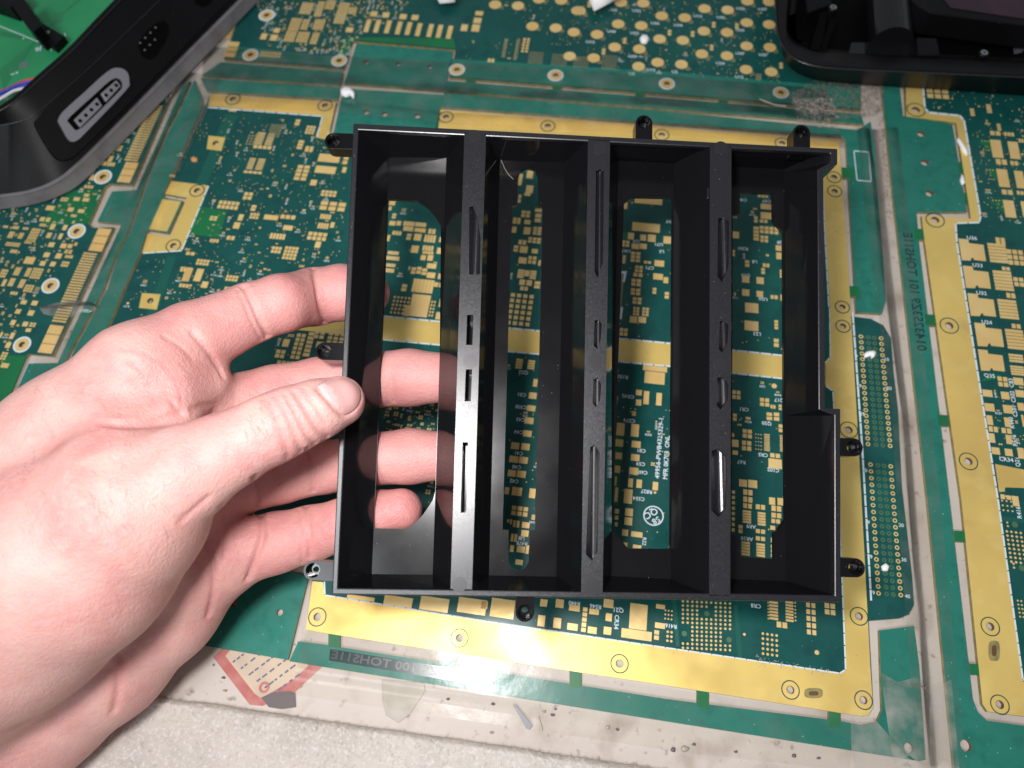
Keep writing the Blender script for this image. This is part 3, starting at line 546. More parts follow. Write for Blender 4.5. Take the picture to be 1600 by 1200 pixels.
for x, y in [(25, 80), (310, 178), (480, 190), (630, 118), (800, 132), (945, 65), (1115, 75), (1260, 10), (1420, 15), (1255, 168), (1420, 182), (940, 230), (1110, 240), (155, 255), (285, 348), (465, 362), (615, 288), (785, 298), (925, 398), (1110, 412), (1255, 340), (1425, 350), (130, 428), (460, 490), (600, 460), (775, 475), (1250, 513), (1435, 530), (330, 20), (495, 25)]:
    t.G(ZA, [(x - 47, y - 47, x + 47, y + 47, 1, 1, 1, 'c'), (x + 30, y + 15, x + 62, y + 45, 2, 2, .6, 'c')] + ([(x + 60, y - 70, x + 85, y - 25, 1, 2)] if (x + y) % 3 == 0 else []))
    if (x * 7 + y) % 3: t.text('U' + str((x + y) % 50 + 2), 900 + (x - 50) / 4.706, (y + 55) / 4.706, 6)
for x, y in [(820, 40), (1010, 50), (1505, 90), (1130, 220), (1325, 235), (1475, 270), (1440, 470), (1370, 5), (1185, -5)]:
    t.G(ZC, [(x - 52, y - 50, x + 52, y + 50, 1, 1, 1, 'c'), (x + 40, y + 10, x + 70, y + 40, 2, 2, .6, 'c')])
t.G((500, 0, 2.963), [(x - 11, y - 30, x + 11, y + 30) for x, y in ((220, 120), (265, 122), (315, 125), (365, 130), (410, 133), (457, 138), (510, 142), (553, 146), (600, 150))])
t.G((500, 0, 2.963), [(x - 16, y - 12, x + 16, y + 12) for x, y in ((250, 65), (305, 70), (385, 78), (440, 82))])
t.G(ZC, [(535, 205, 590, 260), (625, 205, 690, 265), (640, 150, 705, 195), (655, 95, 720, 130), (885, 320, 915, 480, 2, 10, .5), (985, 320, 1015, 500, 2, 12, .5), (1040, 315, 1105, 440, 2, 5, .7), (1095, 430, 1220, 535, 9, 7, .5, 'c'), (1290, 450, 1420, 550, 9, 6, .5, 'c'), (1470, 470, 1600, 565, 9, 6, .5, 'c'), (755, 490, 815, 520, 2, 1)])
t.G(ZA, [(190, 405, 300, 510, 8, 7, .5, 'c'), (1320, 540, 1365, 590, 3, 4, .6, 'c')])
t.G((340, 0, 5.333), [(600, 150, 690, 260, 5, 6), (700, 160, 760, 250, 3, 5), (800, 160, 890, 250, 5, 5), (560, 260, 650, 350, 4, 5), (660, 265, 760, 355, 5, 5), (780, 270, 840, 370, 3, 6), (690, 20, 790, 120, 5, 6), (820, 10, 880, 140, 3, 7), (900, 0, 980, 80, 4, 5), (440, 290, 500, 340), (470, 235, 520, 275), (360, 280, 410, 330), (990, 20, 1080, 200, 4, 9), (1090, 60, 1160, 120, 3, 3), (1070, 230, 1130, 270), (350, 430, 530, 480, 7, 2)])
t.zone([(400, 0), (640, 0), (620, 30), (570, 50), (545, 85), (420, 75)], 150, .55, .5)
t.zone([(720, 60), (830, 70), (830, 95), (720, 95)], 2, .7, 3); t.zone([(780, 0), (1220, 0), (1220, 130), (900, 100)], 30, .5, 6)
t.fingers((383, 2), (360, 62), 22, 8.2, .6); t.G((340, 0, 5.333), [(85, 350, 180, 388), (68, 394, 165, 432), (55, 438, 150, 476)])
t.finish()
# ---------------------------------------------------------------- left board
l = Board('green circuit board on the left with gold edge contacts, below the open black device', (80, 450))
l.slab('board', [(275, 130), (207, 289), (172, 287), (163, 293), (138, 350), (145, 356), (178, 355), (82, 556), (45, 553), (36, 560), (-20, 690), (-320, 700), (-330, 90), (100, 60)])
l.slab('rail', [(297, 126), (283, 160), (262, 198), (236, 255), (218, 310), (198, 365), (180, 400), (160, 455), (110, 548), (40, 690), (-10, 690), (45, 568), (90, 567), (190, 350), (152, 346), (175, 299), (213, 297), (285, 135)], 'mask2')
for q in [(161, 276.6), (120, 361.5), (196, 203), (79, 446.6), (34.7, 538.5)]: l.ringhole(*q, 12.5, 5)
l.overlay('mask_patch', [(110, 297), (162, 296), (138, 350), (60, 352)], 'mask3', 0); l.overlay('mask_patch', [(0, 555), (42, 556), (-10, 680), (-60, 680)], 'mask3', 0)
l.fingers((255, 165), (214, 253), 22, 6.8, .6); l.fingers((213, 254), (207, 287), 3, 6.6, .93)
l.fingers((176, 358), (158, 394), 3, 6.6, .93); l.fingers((157, 396), (98, 505), 26, 6.6, .6); l.fingers((97, 509), (84, 554), 3, 6.4, .94)
ZQ, ZR = (0, 180, 5.333), (0, 380, 5.333)
l.G(ZQ, [(700, 655, 745, 680), (615, 685, 665, 715), (690, 690, 745, 720), (505, 685, 570, 720, 3, 2), (385, 755, 455, 795), (565, 770, 615, 805), (650, 785, 705, 815), (590, 828, 640, 850, 3, 1), (335, 850, 375, 885), (385, 855, 420, 890), (330, 905, 385, 928, 3, 1), (420, 905, 460, 955), (525, 915, 560, 960), (390, 980, 430, 1025), (490, 985, 520, 1035), (405, 1060, 455, 1100), (505, 1070, 555, 1110), (565, 1075, 605, 1110), (620, 1060, 645, 1090, 1, 2), (535, 1120, 605, 1155, 2, 2), (365, 1145, 415, 1185), (25, 920, 70, 940, 2, 1), (105, 925, 160, 950, 4, 1), (190, 935, 240, 955, 3, 1), (240, 940, 320, 1060, 4, 5), (70, 970, 115, 1025, 1, 5), (155, 980, 195, 1030, 1, 5), (45, 1060, 170, 1095, 7, 2), (205, 1045, 270, 1070, 3, 1), (85, 1120, 145, 1150, 3, 1), (845, 385, 890, 420), (890, 395, 960, 425, 3, 1), (905, 340, 940, 390), (700, 585, 780, 610, 3, 1), (750, 500, 790, 545), (960, 250, 1020, 300, 3, 3)])
l.G(ZR, [(205, 115, 290, 175), (335, 150, 380, 190), (420, 155, 465, 195), (465, 85, 515, 130), (540, 100, 610, 125, 3, 1), (510, 150, 575, 200, 3, 2), (120, 200, 170, 270, 1, 5), (215, 205, 255, 280, 1, 5), (260, 205, 350, 300, 4, 4), (75, 290, 120, 360, 1, 5), (160, 300, 205, 375, 1, 5), (200, 345, 280, 410, 3, 3), (0, 215, 60, 290, 3, 3), (175, 475, 225, 510), (265, 480, 315, 520), (130, 550, 175, 590), (235, 560, 285, 605), (90, 640, 130, 685), (190, 655, 235, 695), (245, 660, 300, 700, 2, 2), (215, 710, 260, 740), (0, 740, 20, 790), (85, 745, 120, 800), (50, 825, 90, 875), (5, 905, 60, 975, 2, 3), (10, 1000, 75, 1040), (85, 405, 150, 430, 3, 1), (20, 300, 50, 360)])
l.zone([(150, 170), (225, 170), (195, 250), (165, 250), (100, 300), (-40, 340), (-40, 650), (30, 520), (150, 330), (170, 240)], 190, .62, .9)
l.finish()
for o_ in (): pass
# ================================================================ black plastic tray
TC = [(552, 192.5), (1309, 232), (1314, 941), (518.5, 929)]
_r = [np.array([(x - 800) / FPX, -(y - 600) / FPX, -1.0]) for x, y in TC]
_d = np.linalg.svd(np.array([_r[0], -_r[1], _r[2], -_r[3]]).T)[2][-1]; _d = _d / _d.mean() * .212
TP = [M @ (q * k) + np.array([0, 0, CAMZ]) for q, k in zip(_r, _d)]
ex = (TP[1] - TP[0]) + (TP[2] - TP[3]); ex /= np.linalg.norm(ex)
ey = (TP[0] - TP[3]) + (TP[1] - TP[2]); ey -= ex * (ey @ ex); ey /= np.linalg.norm(ey)
en = np.cross(ex, ey); TO = sum(TP) / 4
en = en - .05 * ex + .10 * ey; en /= np.linalg.norm(en); ey = ey - en * (ey @ en); ey /= np.linalg.norm(ey); ex = np.cross(ey, en)
def FP(px, py, dep=0.0):                   # picture point -> tray coordinates at depth dep below the rim
    d = ray(px, py); o = np.array([0, 0, CAMZ])
    t = (((TO - en * dep) - o) @ en) / (d @ en); q = o + d * t - TO
    return (float(q @ ex), float(q @ ey))
def tray_depth(px, py, dep=0.0):           # depth along the lens axis of the tray plane
    d = ray(px, py); o = np.array([0, 0, CAMZ]); return float((((TO - en * dep) - o) @ en) / (d @ en))
tray = empty('plastic_tray')
tray.matrix_world = Matrix([[ex[0], ey[0], en[0], TO[0]], [ex[1], ey[1], en[1], TO[1]], [ex[2], ey[2], en[2], TO[2]], [0, 0, 0, 1]])
tag(tray, 'black plastic tray with four slotted bays and screw lugs, held by the hand', 'tray')
DT = .0135
def weld(o, bev=0.0, seg=2):
    bm = bmesh.new(); bm.from_mesh(o.data); bmesh.ops.remove_doubles(bm, verts=bm.verts, dist=1e-6); bm.to_mesh(o.data); bm.free()
    if bev:
        m = o.modifiers.new('bevel', 'BEVEL'); m.width = bev; m.segments = seg; m.limit_method = 'ANGLE'; m.angle_limit = math.radians(40)
        m.use_clamp_overlap = True
    return o
def tpoly(pts, dep=0.0): return [FP(p[0], p[1], dep) for p in pts]
OUT = [(552, 192.5), (1309, 232), (1309, 256), (1287, 267), (1290, 638), (1313.5, 639), (1314, 941), (918, 935), (518.5, 929)]
INN = [(560.5, 203), (1298, 239), (1298, 253), (1277, 265), (1279, 640), (1303.5, 649), (1304, 930), (528, 919)]
mb = MB(); mb.slab(tpoly(OUT), [tpoly(INN)], -.0020, 0.0)
weld(mb.build('rim', 'rim', tray), .00035)
mb = MB(); n = len(OUT); a = tpoly(OUT)
sk = [(x * .985, y * .985) for x, y in a]
mb.add([(x * .997, y * .997, -.0018) for x, y in a] + [(x, y, -DT - .001) for x, y in sk], [(j, j + n, n + (j + 1) % n, (j + 1) % n) for j in range(n)])
mb.build('skirt', 'plastic', tray)
# dividing bars with their pockets
BARS = [((725.6, 208), (759.5, 210), (737.5, 921), (704, 920)), ((918.8, 217), (953.4, 219), (941.5, 927.5), (908, 926)), ((1109.3, 227), (1143, 229), (1141, 931.5), (1108, 931))]
def capsule(cx0, cy0, cx1, cy1, hw, tip):
    """elongated pocket outline from (cx0, cy0) to (cx1, cy1), half width hw, pointed ends tip long (picture points)"""
    L = math.hypot(cx1 - cx0, cy1 - cy0); ux, uy = (cx1 - cx0) / L, (cy1 - cy0) / L; nx, ny = -uy, ux
    P = []
    for (t, s) in ((0, 0), (tip, 1), (L - tip, 1), (L, 0), (L - tip, -1), (tip, -1)):
        if t in (0, L) and tip < 3:
            P += [(cx0 + ux * t + nx * hw, cy0 + uy * t + ny * hw), (cx0 + ux * t - nx * hw, cy0 + uy * t - ny * hw)] if t == 0 else [(cx0 + ux * t - nx * hw, cy0 + uy * t - ny * hw), (cx0 + ux * t + nx * hw, cy0 + uy * t + ny * hw)][::-1]
        elif tip < 3: continue
        else: P.append((cx0 + ux * t + nx * hw * s, cy0 + uy * t + ny * hw * s))
    return P
POCK = [[('w', [(733, 324), (739, 322), (747, 345), (751, 372), (750, 428), (744, 429), (733, 429)], .6), ('s', (734.8, 492, 733.2, 539), 5.0), ('s', (732.8, 577, 730.8, 627), 5.0), ('s', (727, 691, 724.2, 801), 4.4)],
        [('h', [(931, 268), (937, 264), (943.5, 268), (942, 410), (934, 434), (929, 425)]), ('h', [(929, 501), (936, 499), (940.5, 506), (938.5, 531), (933, 545), (928, 541)]), ('h', [(927.5, 593), (934, 590), (939.5, 600), (937.5, 625), (931, 636), (926, 630)]), ('h', [(922, 699), (929, 695), (937, 707), (933.5, 862), (925, 876), (915.5, 866)])],
        [('h', [(1122, 341), (1133, 340), (1139, 346), (1138, 418), (1128, 441), (1121, 432)]), ('h', [(1125, 502), (1133, 501), (1138, 508), (1137, 535), (1128, 551), (1123, 545)]), ('h', [(1121, 590), (1131, 590), (1138, 600), (1137, 624), (1126, 640), (1120, 634)]), ('h', [(1112, 704), (1124, 701), (1136, 715), (1134, 795), (1122, 808), (1111, 797)])]]
MARK = [[(741, 213), (735.2, 565), (717.5, 913)], [(938, 232), (930, 564), (925, 914)], [(1126.5, 231), (1126, 569), (1125.5, 918)]]
for bar, pk, mk in zip(BARS, POCK, MARK):
    holes = []; pm = MB()
    for q in pk:
        if q[0] == 's':
            c = q[1]; hw = q[2]; ux = (c[2] - c[0]) / (c[3] - c[1])
            outl = [(c[0] - hw, c[1]), (c[0] + hw, c[1]), (c[2] + hw, c[3]), (c[2] - hw, c[3])]
            P = tpoly(outl); holes.append(P); cxm = sum(p[0] for p in P) / 4; cym = sum(p[1] for p in P) / 4
            bot = [(p[0] + (cxm - p[0]) * .1, p[1] + (cym - p[1]) * .03, -.0075) for p in P]
            zt = [-.0002] * 4
        else:
            P = tpoly(q[1]); holes.append(P); xs = [p[0] for p in P]; x0, x1 = min(xs), max(xs); NU = 9; cols = []
            for i in range(NU + 1):                      # a scallop: part of a cylinder cut into the bar
                u = i / NU; x = x0 + (x1 - x0) * (.002 + .996 * u); hitp = []
                for a_, b_ in zip(P, P[1:] + P[:1]):
                    if (a_[0] - x) * (b_[0] - x) < 0: hitp.append(a_[1] + (b_[1] - a_[1]) * (x - a_[0]) / (b_[0] - a_[0]))
                z = -.0016 * math.sin(math.pi * min(1, u ** 1.35)) ** .8 - .0002; cols.append((x, max(hitp), min(hitp), z))
            for a_, b_ in zip(cols[:-1], cols[1:]):
                vs = [(a_[0], a_[1], 0), (a_[0], a_[1], a_[3]), (a_[0], a_[2], a_[3]), (a_[0], a_[2], 0), (b_[0], b_[1], 0), (b_[0], b_[1], b_[3]), (b_[0], b_[2], b_[3]), (b_[0], b_[2], 0)]
                pm.add(vs, [(0, 1, 5, 4), (1, 2, 6, 5), (2, 3, 7, 6)], 1)
            continue
        k = len(P); vs = [(p[0], p[1], 0.0) for p in P] + bot
        fs = [(j, (j + 1) % k, k + (j + 1) % k, k + j) for j in range(k)] + [tuple(range(k, 2 * k))]
        pm.add(vs, fs, 0)
    mb = MB(); mb.slab(tpoly(bar), holes, -.0018, 0.0)
    o = weld(mb.build('divider_bar', 'rim', tray)); o.modifiers.clear()
    pm.build('pocket', ['plastic', 'rim'], o)
    for (px, py) in mk:
        x, y = FP(px, py); em = MB(); em.disc(x, y, .00225, -.0001, .00007, 26); em.build('ejector_mark', 'mark', o)
# bays: sloping glossy walls and a floor with an opening
def bay(rim, flo, hole, name='bay'):
    R_, F_ = tpoly(rim), tpoly(flo, DT); n = len(R_); mb = MB()
    mb.add([(x, y, -.0003) for x, y in R_] + [(x, y, -DT) for x, y in F_], [(j, (j + 1) % n, n + (j + 1) % n, n + j) for j in range(n)], 0)
    w_ = mb.build(name, 'gloss', tray)
    # a thin outer skin so the walls have thickness
    mb = MB(); mb.slab(F_, [tpoly(hole, DT)], -DT - .0014, -DT + .00005, 0, 0)
    mb.build('bay_floor', 'plastic', w_)
    return w_
def arc(cx, cy, rx, ry, a0, a1, n): return [(cx + rx * math.cos(math.radians(a0 + (a1 - a0) * i / n)), cy + ry * math.sin(math.radians(a0 + (a1 - a0) * i / n))) for i in range(n + 1)]
bay([(560.5, 203), (725.6, 209.5), (704, 919.5), (528, 919)], [(608, 246), (697.5, 247), (676, 898), (581, 897)],
    [(606.3, 311), (653, 313.5)] + [(668, 324), (680, 338), (689, 353), (693.8, 366)] + [(687, 560), (681, 765), (676, 782), (662, 803), (648, 818), (634, 826.5), (583.3, 825.5), (594, 560)])
bay([(759.5, 210.5), (918.8, 218.5), (908, 926), (737.5, 921)], [(781, 251), (882, 254), (869, 901), (764, 899)],
    arc(825, 279, 15.5, 17, 180, 360, 10) + [(841, 321), (848.3, 322.5), (836, 828), (828, 829), (826.5, 874)] + arc(810.5, 874, 16, 18, 0, 180, 10) + [(794.5, 828), (785.3, 827.5), (800, 322), (808, 320.5)])
bay([(953.4, 220), (1109.3, 228), (1108, 930), (941.5, 926)], [(966, 250), (1053, 255), (1048, 905), (955, 900)],
    [(964.5, 327), (975, 317), (988, 307.5), (1050.5, 309), (1047, 857.5), (981, 857), (973, 847), (956.5, 830), (960, 560)])
bay([(1143, 230.5), (1298, 239), (1298, 253), (1277, 265), (1279, 640), (1303.5, 649), (1304, 930), (1141, 930)], [(1144, 256), (1225, 258), (1225, 262), (1225.3, 270), (1226, 638), (1226.3, 650), (1228, 908), (1142, 905)],
    [(1156, 301), (1207, 301.5), (1208, 346), (1223.5, 362), (1225, 640), (1226.5, 812), (1215, 828), (1208.5, 832), (1208.5, 873), (1157, 870), (1153, 837), (1143.2, 835), (1145, 336), (1156, 335)])
# screw lugs
LUG = [((521, 221), (560, 222)), ((507, 549), (545, 550)), ((489.5, 891), (530, 893)), ((1333, 699), (1300, 698)), ((1336, 887), (1300, 886)), ((1006, 193), (1006, 225)), ((1252, 208), (1252, 240)), ((820, 956), (821, 925))]
for (c, e) in LUG:
    (x, y), (x2, y2) = FP(*c, .0012), FP(*e, .0012); L = math.hypot(x2 - x, y2 - y); ux, uy = (x2 - x) / L, (y2 - y) / L
    Rr = .00272; a0 = math.atan2(-uy, -ux); L -= .0004
    out = [(x + Rr * math.cos(a0 + t), y + Rr * math.sin(a0 + t)) for t in [(-90 + 180 * i / 16) * math.pi / 180 for i in range(17)]]
    nx, ny = -uy * Rr, ux * Rr
    out += [(x + ux * L - nx, y + uy * L - ny), (x + ux * L + nx, y + uy * L + ny)] if True else []
    if ((out[16][0] - x) * nx + (out[16][1] - y) * ny) > 0: out[17], out[18] = out[18], out[17]
    mb = MB(); mb.slab(out, [circ(x, y, .00208, 24)], -.0062, -.0008, 0, 0, 0)
    o = weld(mb.build('screw_lug', 'plastic', tray), .00022)
    mb = MB(); mb.slab(circ(x, y, .00212, 24), [circ(x, y, .0009, 16)], -.0060, -.0048, 0, 0, 0); mb.ring(x, y, .0009, .00135, -.0048, -.0042, 18)
    mb.build('screw_seat', 'gloss', o)
# small tab behind the top edge and the snap hooks on the bars
mb = MB(); mb.slab(tpoly([(1104.5, 293), (1110, 293), (1110, 311), (1104.5, 311)], .001), [], -.0030, -.0006); weld(mb.build('latch', 'rim', tray), .0003)
# ================================================================ the hand
U = tray_depth
TD = .0150                                   # underside of the tray below its rim
def J(px, py, d, rpx): return (deep(px, py, d), rpx / FPX * d)
def under(px, py, rpx):                      # finger joint pressed to the tray's underside
    d = U(max(px, 560), py, TD); d = d + rpx / FPX * d * 1.0; return J(px, py, d, rpx)
chains = dict(
    index=[J(215, 585, .2050, 78), J(300, 531, .2140, 58), J(392, 489, .2230, 46), J(440, 474, .2265, 44.5), under(490, 464, 44), under(535, 457, 43), under(572, 457, 37)],
    middle=[J(230, 680, .2150, 75), J(330, 645, .2240, 54), J(430, 617, .2310, 46), J(500, 604, .2340, 45), under(560, 595, 44.5), under(640, 590, 44), under(702, 590, 38)],
    ring=[J(250, 770, .2210, 75), J(350, 760, .2270, 52), J(440, 744, .2310, 42), J(510, 730, .2330, 40), under(572, 718, 41), under(640, 713, 42.5), under(690, 712, 38)],
    pinky=[J(280, 890, .2210, 78), J(350, 868, .2250, 56), J(430, 848, .2275, 47), J(485, 834, .2285, 43), under(540, 818, 39.5), under(590, 804, 36.5), under(627, 796, 33)],
    thumb=[J(205, 790, .1850, 128), J(285, 742, .1860, 77), J(355, 703, .1885, 61), J(425, 670, .1905, 54), J(455, 656, .1918, 52), J(495, 640, .1942, 46.5), J(530, 627, .1975, 40)],
    thenar=[J(190, 800, .1900, 132), J(110, 870, .1890, 155), J(20, 950, .1930, 155), J(-90, 1040, .1960, 150)],
    back=[J(225, 585, .2060, 80), J(120, 690, .2030, 105), J(0, 800, .2020, 135), J(-100, 900, .2030, 150)],
    palm=[J(250, 690, .2160, 72), J(150, 790, .2150, 85), J(20, 900, .2150, 100), J(-80, 990, .2130, 120)],
    palm2=[J(285, 790, .2220, 74), J(200, 880, .2230, 95), J(80, 990, .2200, 110)],
    heel=[J(330, 878, .2240, 66), J(255, 950, .2260, 80), J(165, 1030, .2260, 92), J(60, 1105, .2230, 102), J(-60, 1200, .2180, 120)],
    web=[J(250, 660, .2000, 60), J(200, 690, .1960, 85)],
    pad=[J(270, 612, .2075, 58), J(318, 602, .2145, 44)],
    wrist=[J(-40, 1010, .2060, 150), J(-150, 1110, .2080, 160)])
H = .00065
allp = [q for c in chains.values() for q in c]
lo = np.min([p - r for p, r in allp], 0) - .004; hi = np.max([p + r for p, r in allp], 0) + .004
lo[0] = max(lo[0], deep(-90, 900, .2)[0])
dim = np.ceil((hi - lo) / H).astype(int) + 1
field = np.full(dim, .02, np.float32)
def smin(a, b, k):
    h = np.clip(.5 + .5 * (b - a) / k, 0, 1); return b + (a - b) * h - k * h * (1 - h)
axs = [np.arange(dim[i], dtype=np.float32) * H + lo[i] for i in range(3)]
def cone(pa, ra, pb, rb, k, dst):
    mn = np.minimum(pa - ra, pb - rb) - .010; mx = np.maximum(pa + ra, pb + rb) + .010
    i0 = np.clip(((mn - lo) / H).astype(int), 0, dim - 1); i1 = np.clip(((mx - lo) / H).astype(int) + 2, 1, dim)
    if np.any(i1 <= i0): return
    sl = tuple(slice(a, b_) for a, b_ in zip(i0, i1))
    X, Y, Z = axs[0][sl[0]][:, None, None] - pa[0], axs[1][sl[1]][None, :, None] - pa[1], axs[2][sl[2]][None, None, :] - pa[2]
    ab = pb - pa; L2 = float(ab @ ab)
    t = np.clip((X * ab[0] + Y * ab[1] + Z * ab[2]) / L2, 0, 1)
    d = np.sqrt((X - t * ab[0]) ** 2 + (Y - t * ab[1]) ** 2 + (Z - t * ab[2]) ** 2) - (ra + (rb - ra) * t)
    dst[sl] = smin(dst[sl], d.astype(np.float32), k)
for name in ('back', 'palm', 'palm2', 'heel', 'thenar', 'wrist', 'web', 'pad'):
    c = chains[name]
    for (p, r), (q, s) in zip(c[:-1], c[1:]): cone(p, r, q, s, .006, field)
for name in ('index', 'middle', 'ring', 'pinky', 'thumb'):
    f1 = np.full(dim, .02, np.float32); c = chains[name]
    for (p, r), (q, s) in zip(c[:-1], c[1:]): cone(p, r, q, s, .0018, f1)
    FALL = f1 if name == 'index' else smin(FALL, f1, np.float32(.0007))
field = smin(field, FALL, np.float32(.0040))
# surface nets
inn = field < 0
nx_, ny_, nz_ = dim - 1
corn = [(i, j, k) for i in (0, 1) for j in (0, 1) for k in (0, 1)]
cnt = sum(inn[i:i + nx_, j:j + ny_, k:k + nz_].astype(np.int8) for i, j, k in corn)
cells = np.argwhere((cnt > 0) & (cnt < 8)); idm = np.full((nx_, ny_, nz_), -1, np.int32); idm[tuple(cells.T)] = np.arange(len(cells))
acc = np.zeros((len(cells), 3)); wgt = np.zeros(len(cells))
for a in corn:
    for ax in range(3):
        if a[ax]: continue
        b_ = list(a); b_[ax] = 1
        va = field[tuple((cells + a).T)]; vb = field[tuple((cells + b_).T)]
        m_ = (va < 0) != (vb < 0); t = np.where(m_, va / np.where(m_, va - vb, 1), 0)
        p = np.array(a) + t[:, None] * (np.array(b_) - np.array(a)); acc += p * m_[:, None]; wgt += m_
HV = lo + (cells + acc / wgt[:, None]) * H
quads = []
for ax in range(3):
    u_, v_ = (ax + 1) % 3, (ax + 2) % 3
    s0 = [slice(1, dim[i] - 1) for i in range(3)]; s0[ax] = slice(0, dim[ax] - 1); s1 = list(s0); s1[ax] = slice(1, dim[ax])
    A, Bq = inn[tuple(s0)], inn[tuple(s1)]; e = np.argwhere(A != Bq)
    off = np.array([1, 1, 1]); off[ax] = 0; g_ = e + off; du = np.zeros(3, int); du[u_] = 1; dv = np.zeros(3, int); dv[v_] = 1
    fl = A[tuple(e.T)]
    q = np.stack([idm[tuple((g_ - du - dv).T)], idm[tuple((g_ - dv).T)], idm[tuple(g_.T)], idm[tuple((g_ - du).T)]], 1)
    q[~fl] = q[~fl][:, ::-1]; quads.append(q)
HQ = np.concatenate(quads); HQ = HQ[(HQ >= 0).all(1)]
def lap(V, it):
    e = np.concatenate([HQ[:, [0, 1]], HQ[:, [1, 2]], HQ[:, [2, 3]], HQ[:, [3, 0]]]); n = len(V)
    deg = np.bincount(e[:, 0], minlength=n) + np.bincount(e[:, 1], minlength=n)
    for _ in range(it):
        S = np.stack([np.bincount(e[:, 0], V[e[:, 1], i], n) + np.bincount(e[:, 1], V[e[:, 0], i], n) for i in range(3)], 1)
        V = V * .4 + .6 * S / np.maximum(deg, 1)[:, None]
    return V
HV = lap(HV, 5)
def normals(V):
    fn = np.cross(V[HQ[:, 2]] - V[HQ[:, 0]], V[HQ[:, 3]] - V[HQ[:, 1]]); N = np.zeros_like(V)
    for k in range(4):
        for i in range(3): N[:, i] += np.bincount(HQ[:, k], fn[:, i], len(V))
    return N / np.maximum(np.linalg.norm(N, axis=1), 1e-12)[:, None]
from mathutils.bvhtree import BVHTree
HT = BVHTree.FromPolygons([tuple(v) for v in HV], [tuple(map(int, q)) for q in HQ])
CP = Vector((0, 0, CAMZ))
def hit(px, py):
    d = Vector(ray(px, py)).normalized(); h = HT.ray_cast(CP, d); return (np.array(h[0]), np.array(h[1])) if h[0] is not None else None
HN = normals(HV)
crease_amt = np.zeros(len(HV))
def smooth_line(pts, n=8):
    pts = [np.array(p, float) for p in pts]; out = []
    for i in range(len(pts) - 1):
        p0, p1, p2, p3 = pts[max(i - 1, 0)], pts[i], pts[i + 1], pts[min(i + 2, len(pts) - 1)]
        for k in range(n):
            t = k / n; out.append(.5 * ((2 * p1) + (p2 - p0) * t + (2 * p0 - 5 * p1 + 4 * p2 - p3) * t * t + (3 * p1 - p0 - 3 * p2 + p3) * t ** 3))
    out.append(pts[-1]); return out
def crease(pts, depth, width, red=.5):
    L = [hit(*p) for p in smooth_line(pts)]; L = [h[0] for h in L if h]
    if len(L) < 2: return
    L = np.array(L); a, b_ = L[:-1], L[1:]; ok = np.linalg.norm(b_ - a, axis=1) < .006; a, b_ = a[ok], b_[ok]
    if not len(a): return
    mn, mx = L.min(0) - 4 * width, L.max(0) + 4 * width; idx = np.where(((HV > mn) & (HV < mx)).all(1))[0]
    best = np.full(len(idx), 9.0)
    for p, q in zip(a, b_):
        ab = q - p; t = np.clip(((HV[idx] - p) @ ab) / max(ab @ ab, 1e-12), 0, 1); best = np.minimum(best, np.linalg.norm(HV[idx] - p - t[:, None] * ab, axis=1))
    g_ = np.exp(-(best / width) ** 2); DISP[idx] = np.maximum(DISP[idx], g_ * depth); crease_amt[idx] = np.maximum(crease_amt[idx], np.exp(-(best / (width * 2.2)) ** 2) * red)
DISP = np.zeros(len(HV))
for c in [([(380, 447), (392, 470), (405, 500), (418, 527)], .0011, .0010), ([(489, 418), (494, 445), (499, 475), (508, 508)], .0009, .0009),
          ([(372, 452), (383, 475), (395, 505), (409, 531)], .0005, .0007), ([(300, 520), (318, 540), (338, 568), (350, 590)], .0008, .0009),
          ([(610, 585), (612, 600), (616, 628)], .0005, .0007), ([(600, 590), (604, 610), (606, 632)], .0004, .0006),
          ([(398, 745), (401, 770), (404, 795)], .0008, .0009), ([(407, 800), (410, 835), (400, 870), (388, 905)], .0012, .0011), ([(478, 790), (482, 820), (484, 872)], .0007, .0009), ([(466, 795), (470, 830), (472, 880)], .0004, .0006),
          ([(480, 700), (487, 720), (489, 768)], .0006, .0008),
          ([(460, 612), (478, 640), (498, 672), (512, 684)], .0007, .0010), ([(445, 615), (462, 645), (480, 680), (492, 694)], .0006, .0009), ([(430, 618), (450, 650), (465, 690), (472, 705)], .0005, .0009), ([(415, 622), (432, 655), (446, 695), (450, 715)], .0004, .0008), ([(472, 606), (490, 632), (508, 660)], .0004, .0007),
          ([(283, 645), (262, 620), (235, 590), (205, 565)], .0006, .0011), ([(283, 642), (282, 615), (270, 590), (255, 568)], .0003, .0008), ([(283, 645), (240, 660), (190, 662), (145, 655)], .0012, .0016), ([(300, 640), (318, 634), (345, 632)], .0006, .0010),
          ([(285, 600), (260, 575), (225, 552), (190, 545)], .0002, .0007), ([(250, 640), (225, 612), (190, 585), (165, 575)], .0002, .0007), ([(300, 560), (280, 540), (255, 525)], .0004, .0007),
          ([(320, 850), (332, 880), (334, 920), (326, 962)], .0009, .0010), ([(345, 790), (352, 830), (350, 870)], .0004, .0008), ([(181, 1025), (184, 1045), (184, 1080), (178, 1112)], .0008, .0011), ([(325, 778), (300, 800), (285, 812)], .0005, .0010)]:
    crease(*c)
cr = random.Random(5)
for _ in range(46):                                           # fine wrinkles
    x, y = cr.uniform(130, 330), cr.uniform(545, 700); a = math.radians(cr.uniform(15, 55)); L = cr.uniform(20, 60)
    crease([(x, y), (x + L * .5 * math.cos(a) + cr.uniform(-4, 4), y + L * .5 * math.sin(a)), (x + L * math.cos(a), y + L * math.sin(a))], .00010, .0005, .08)
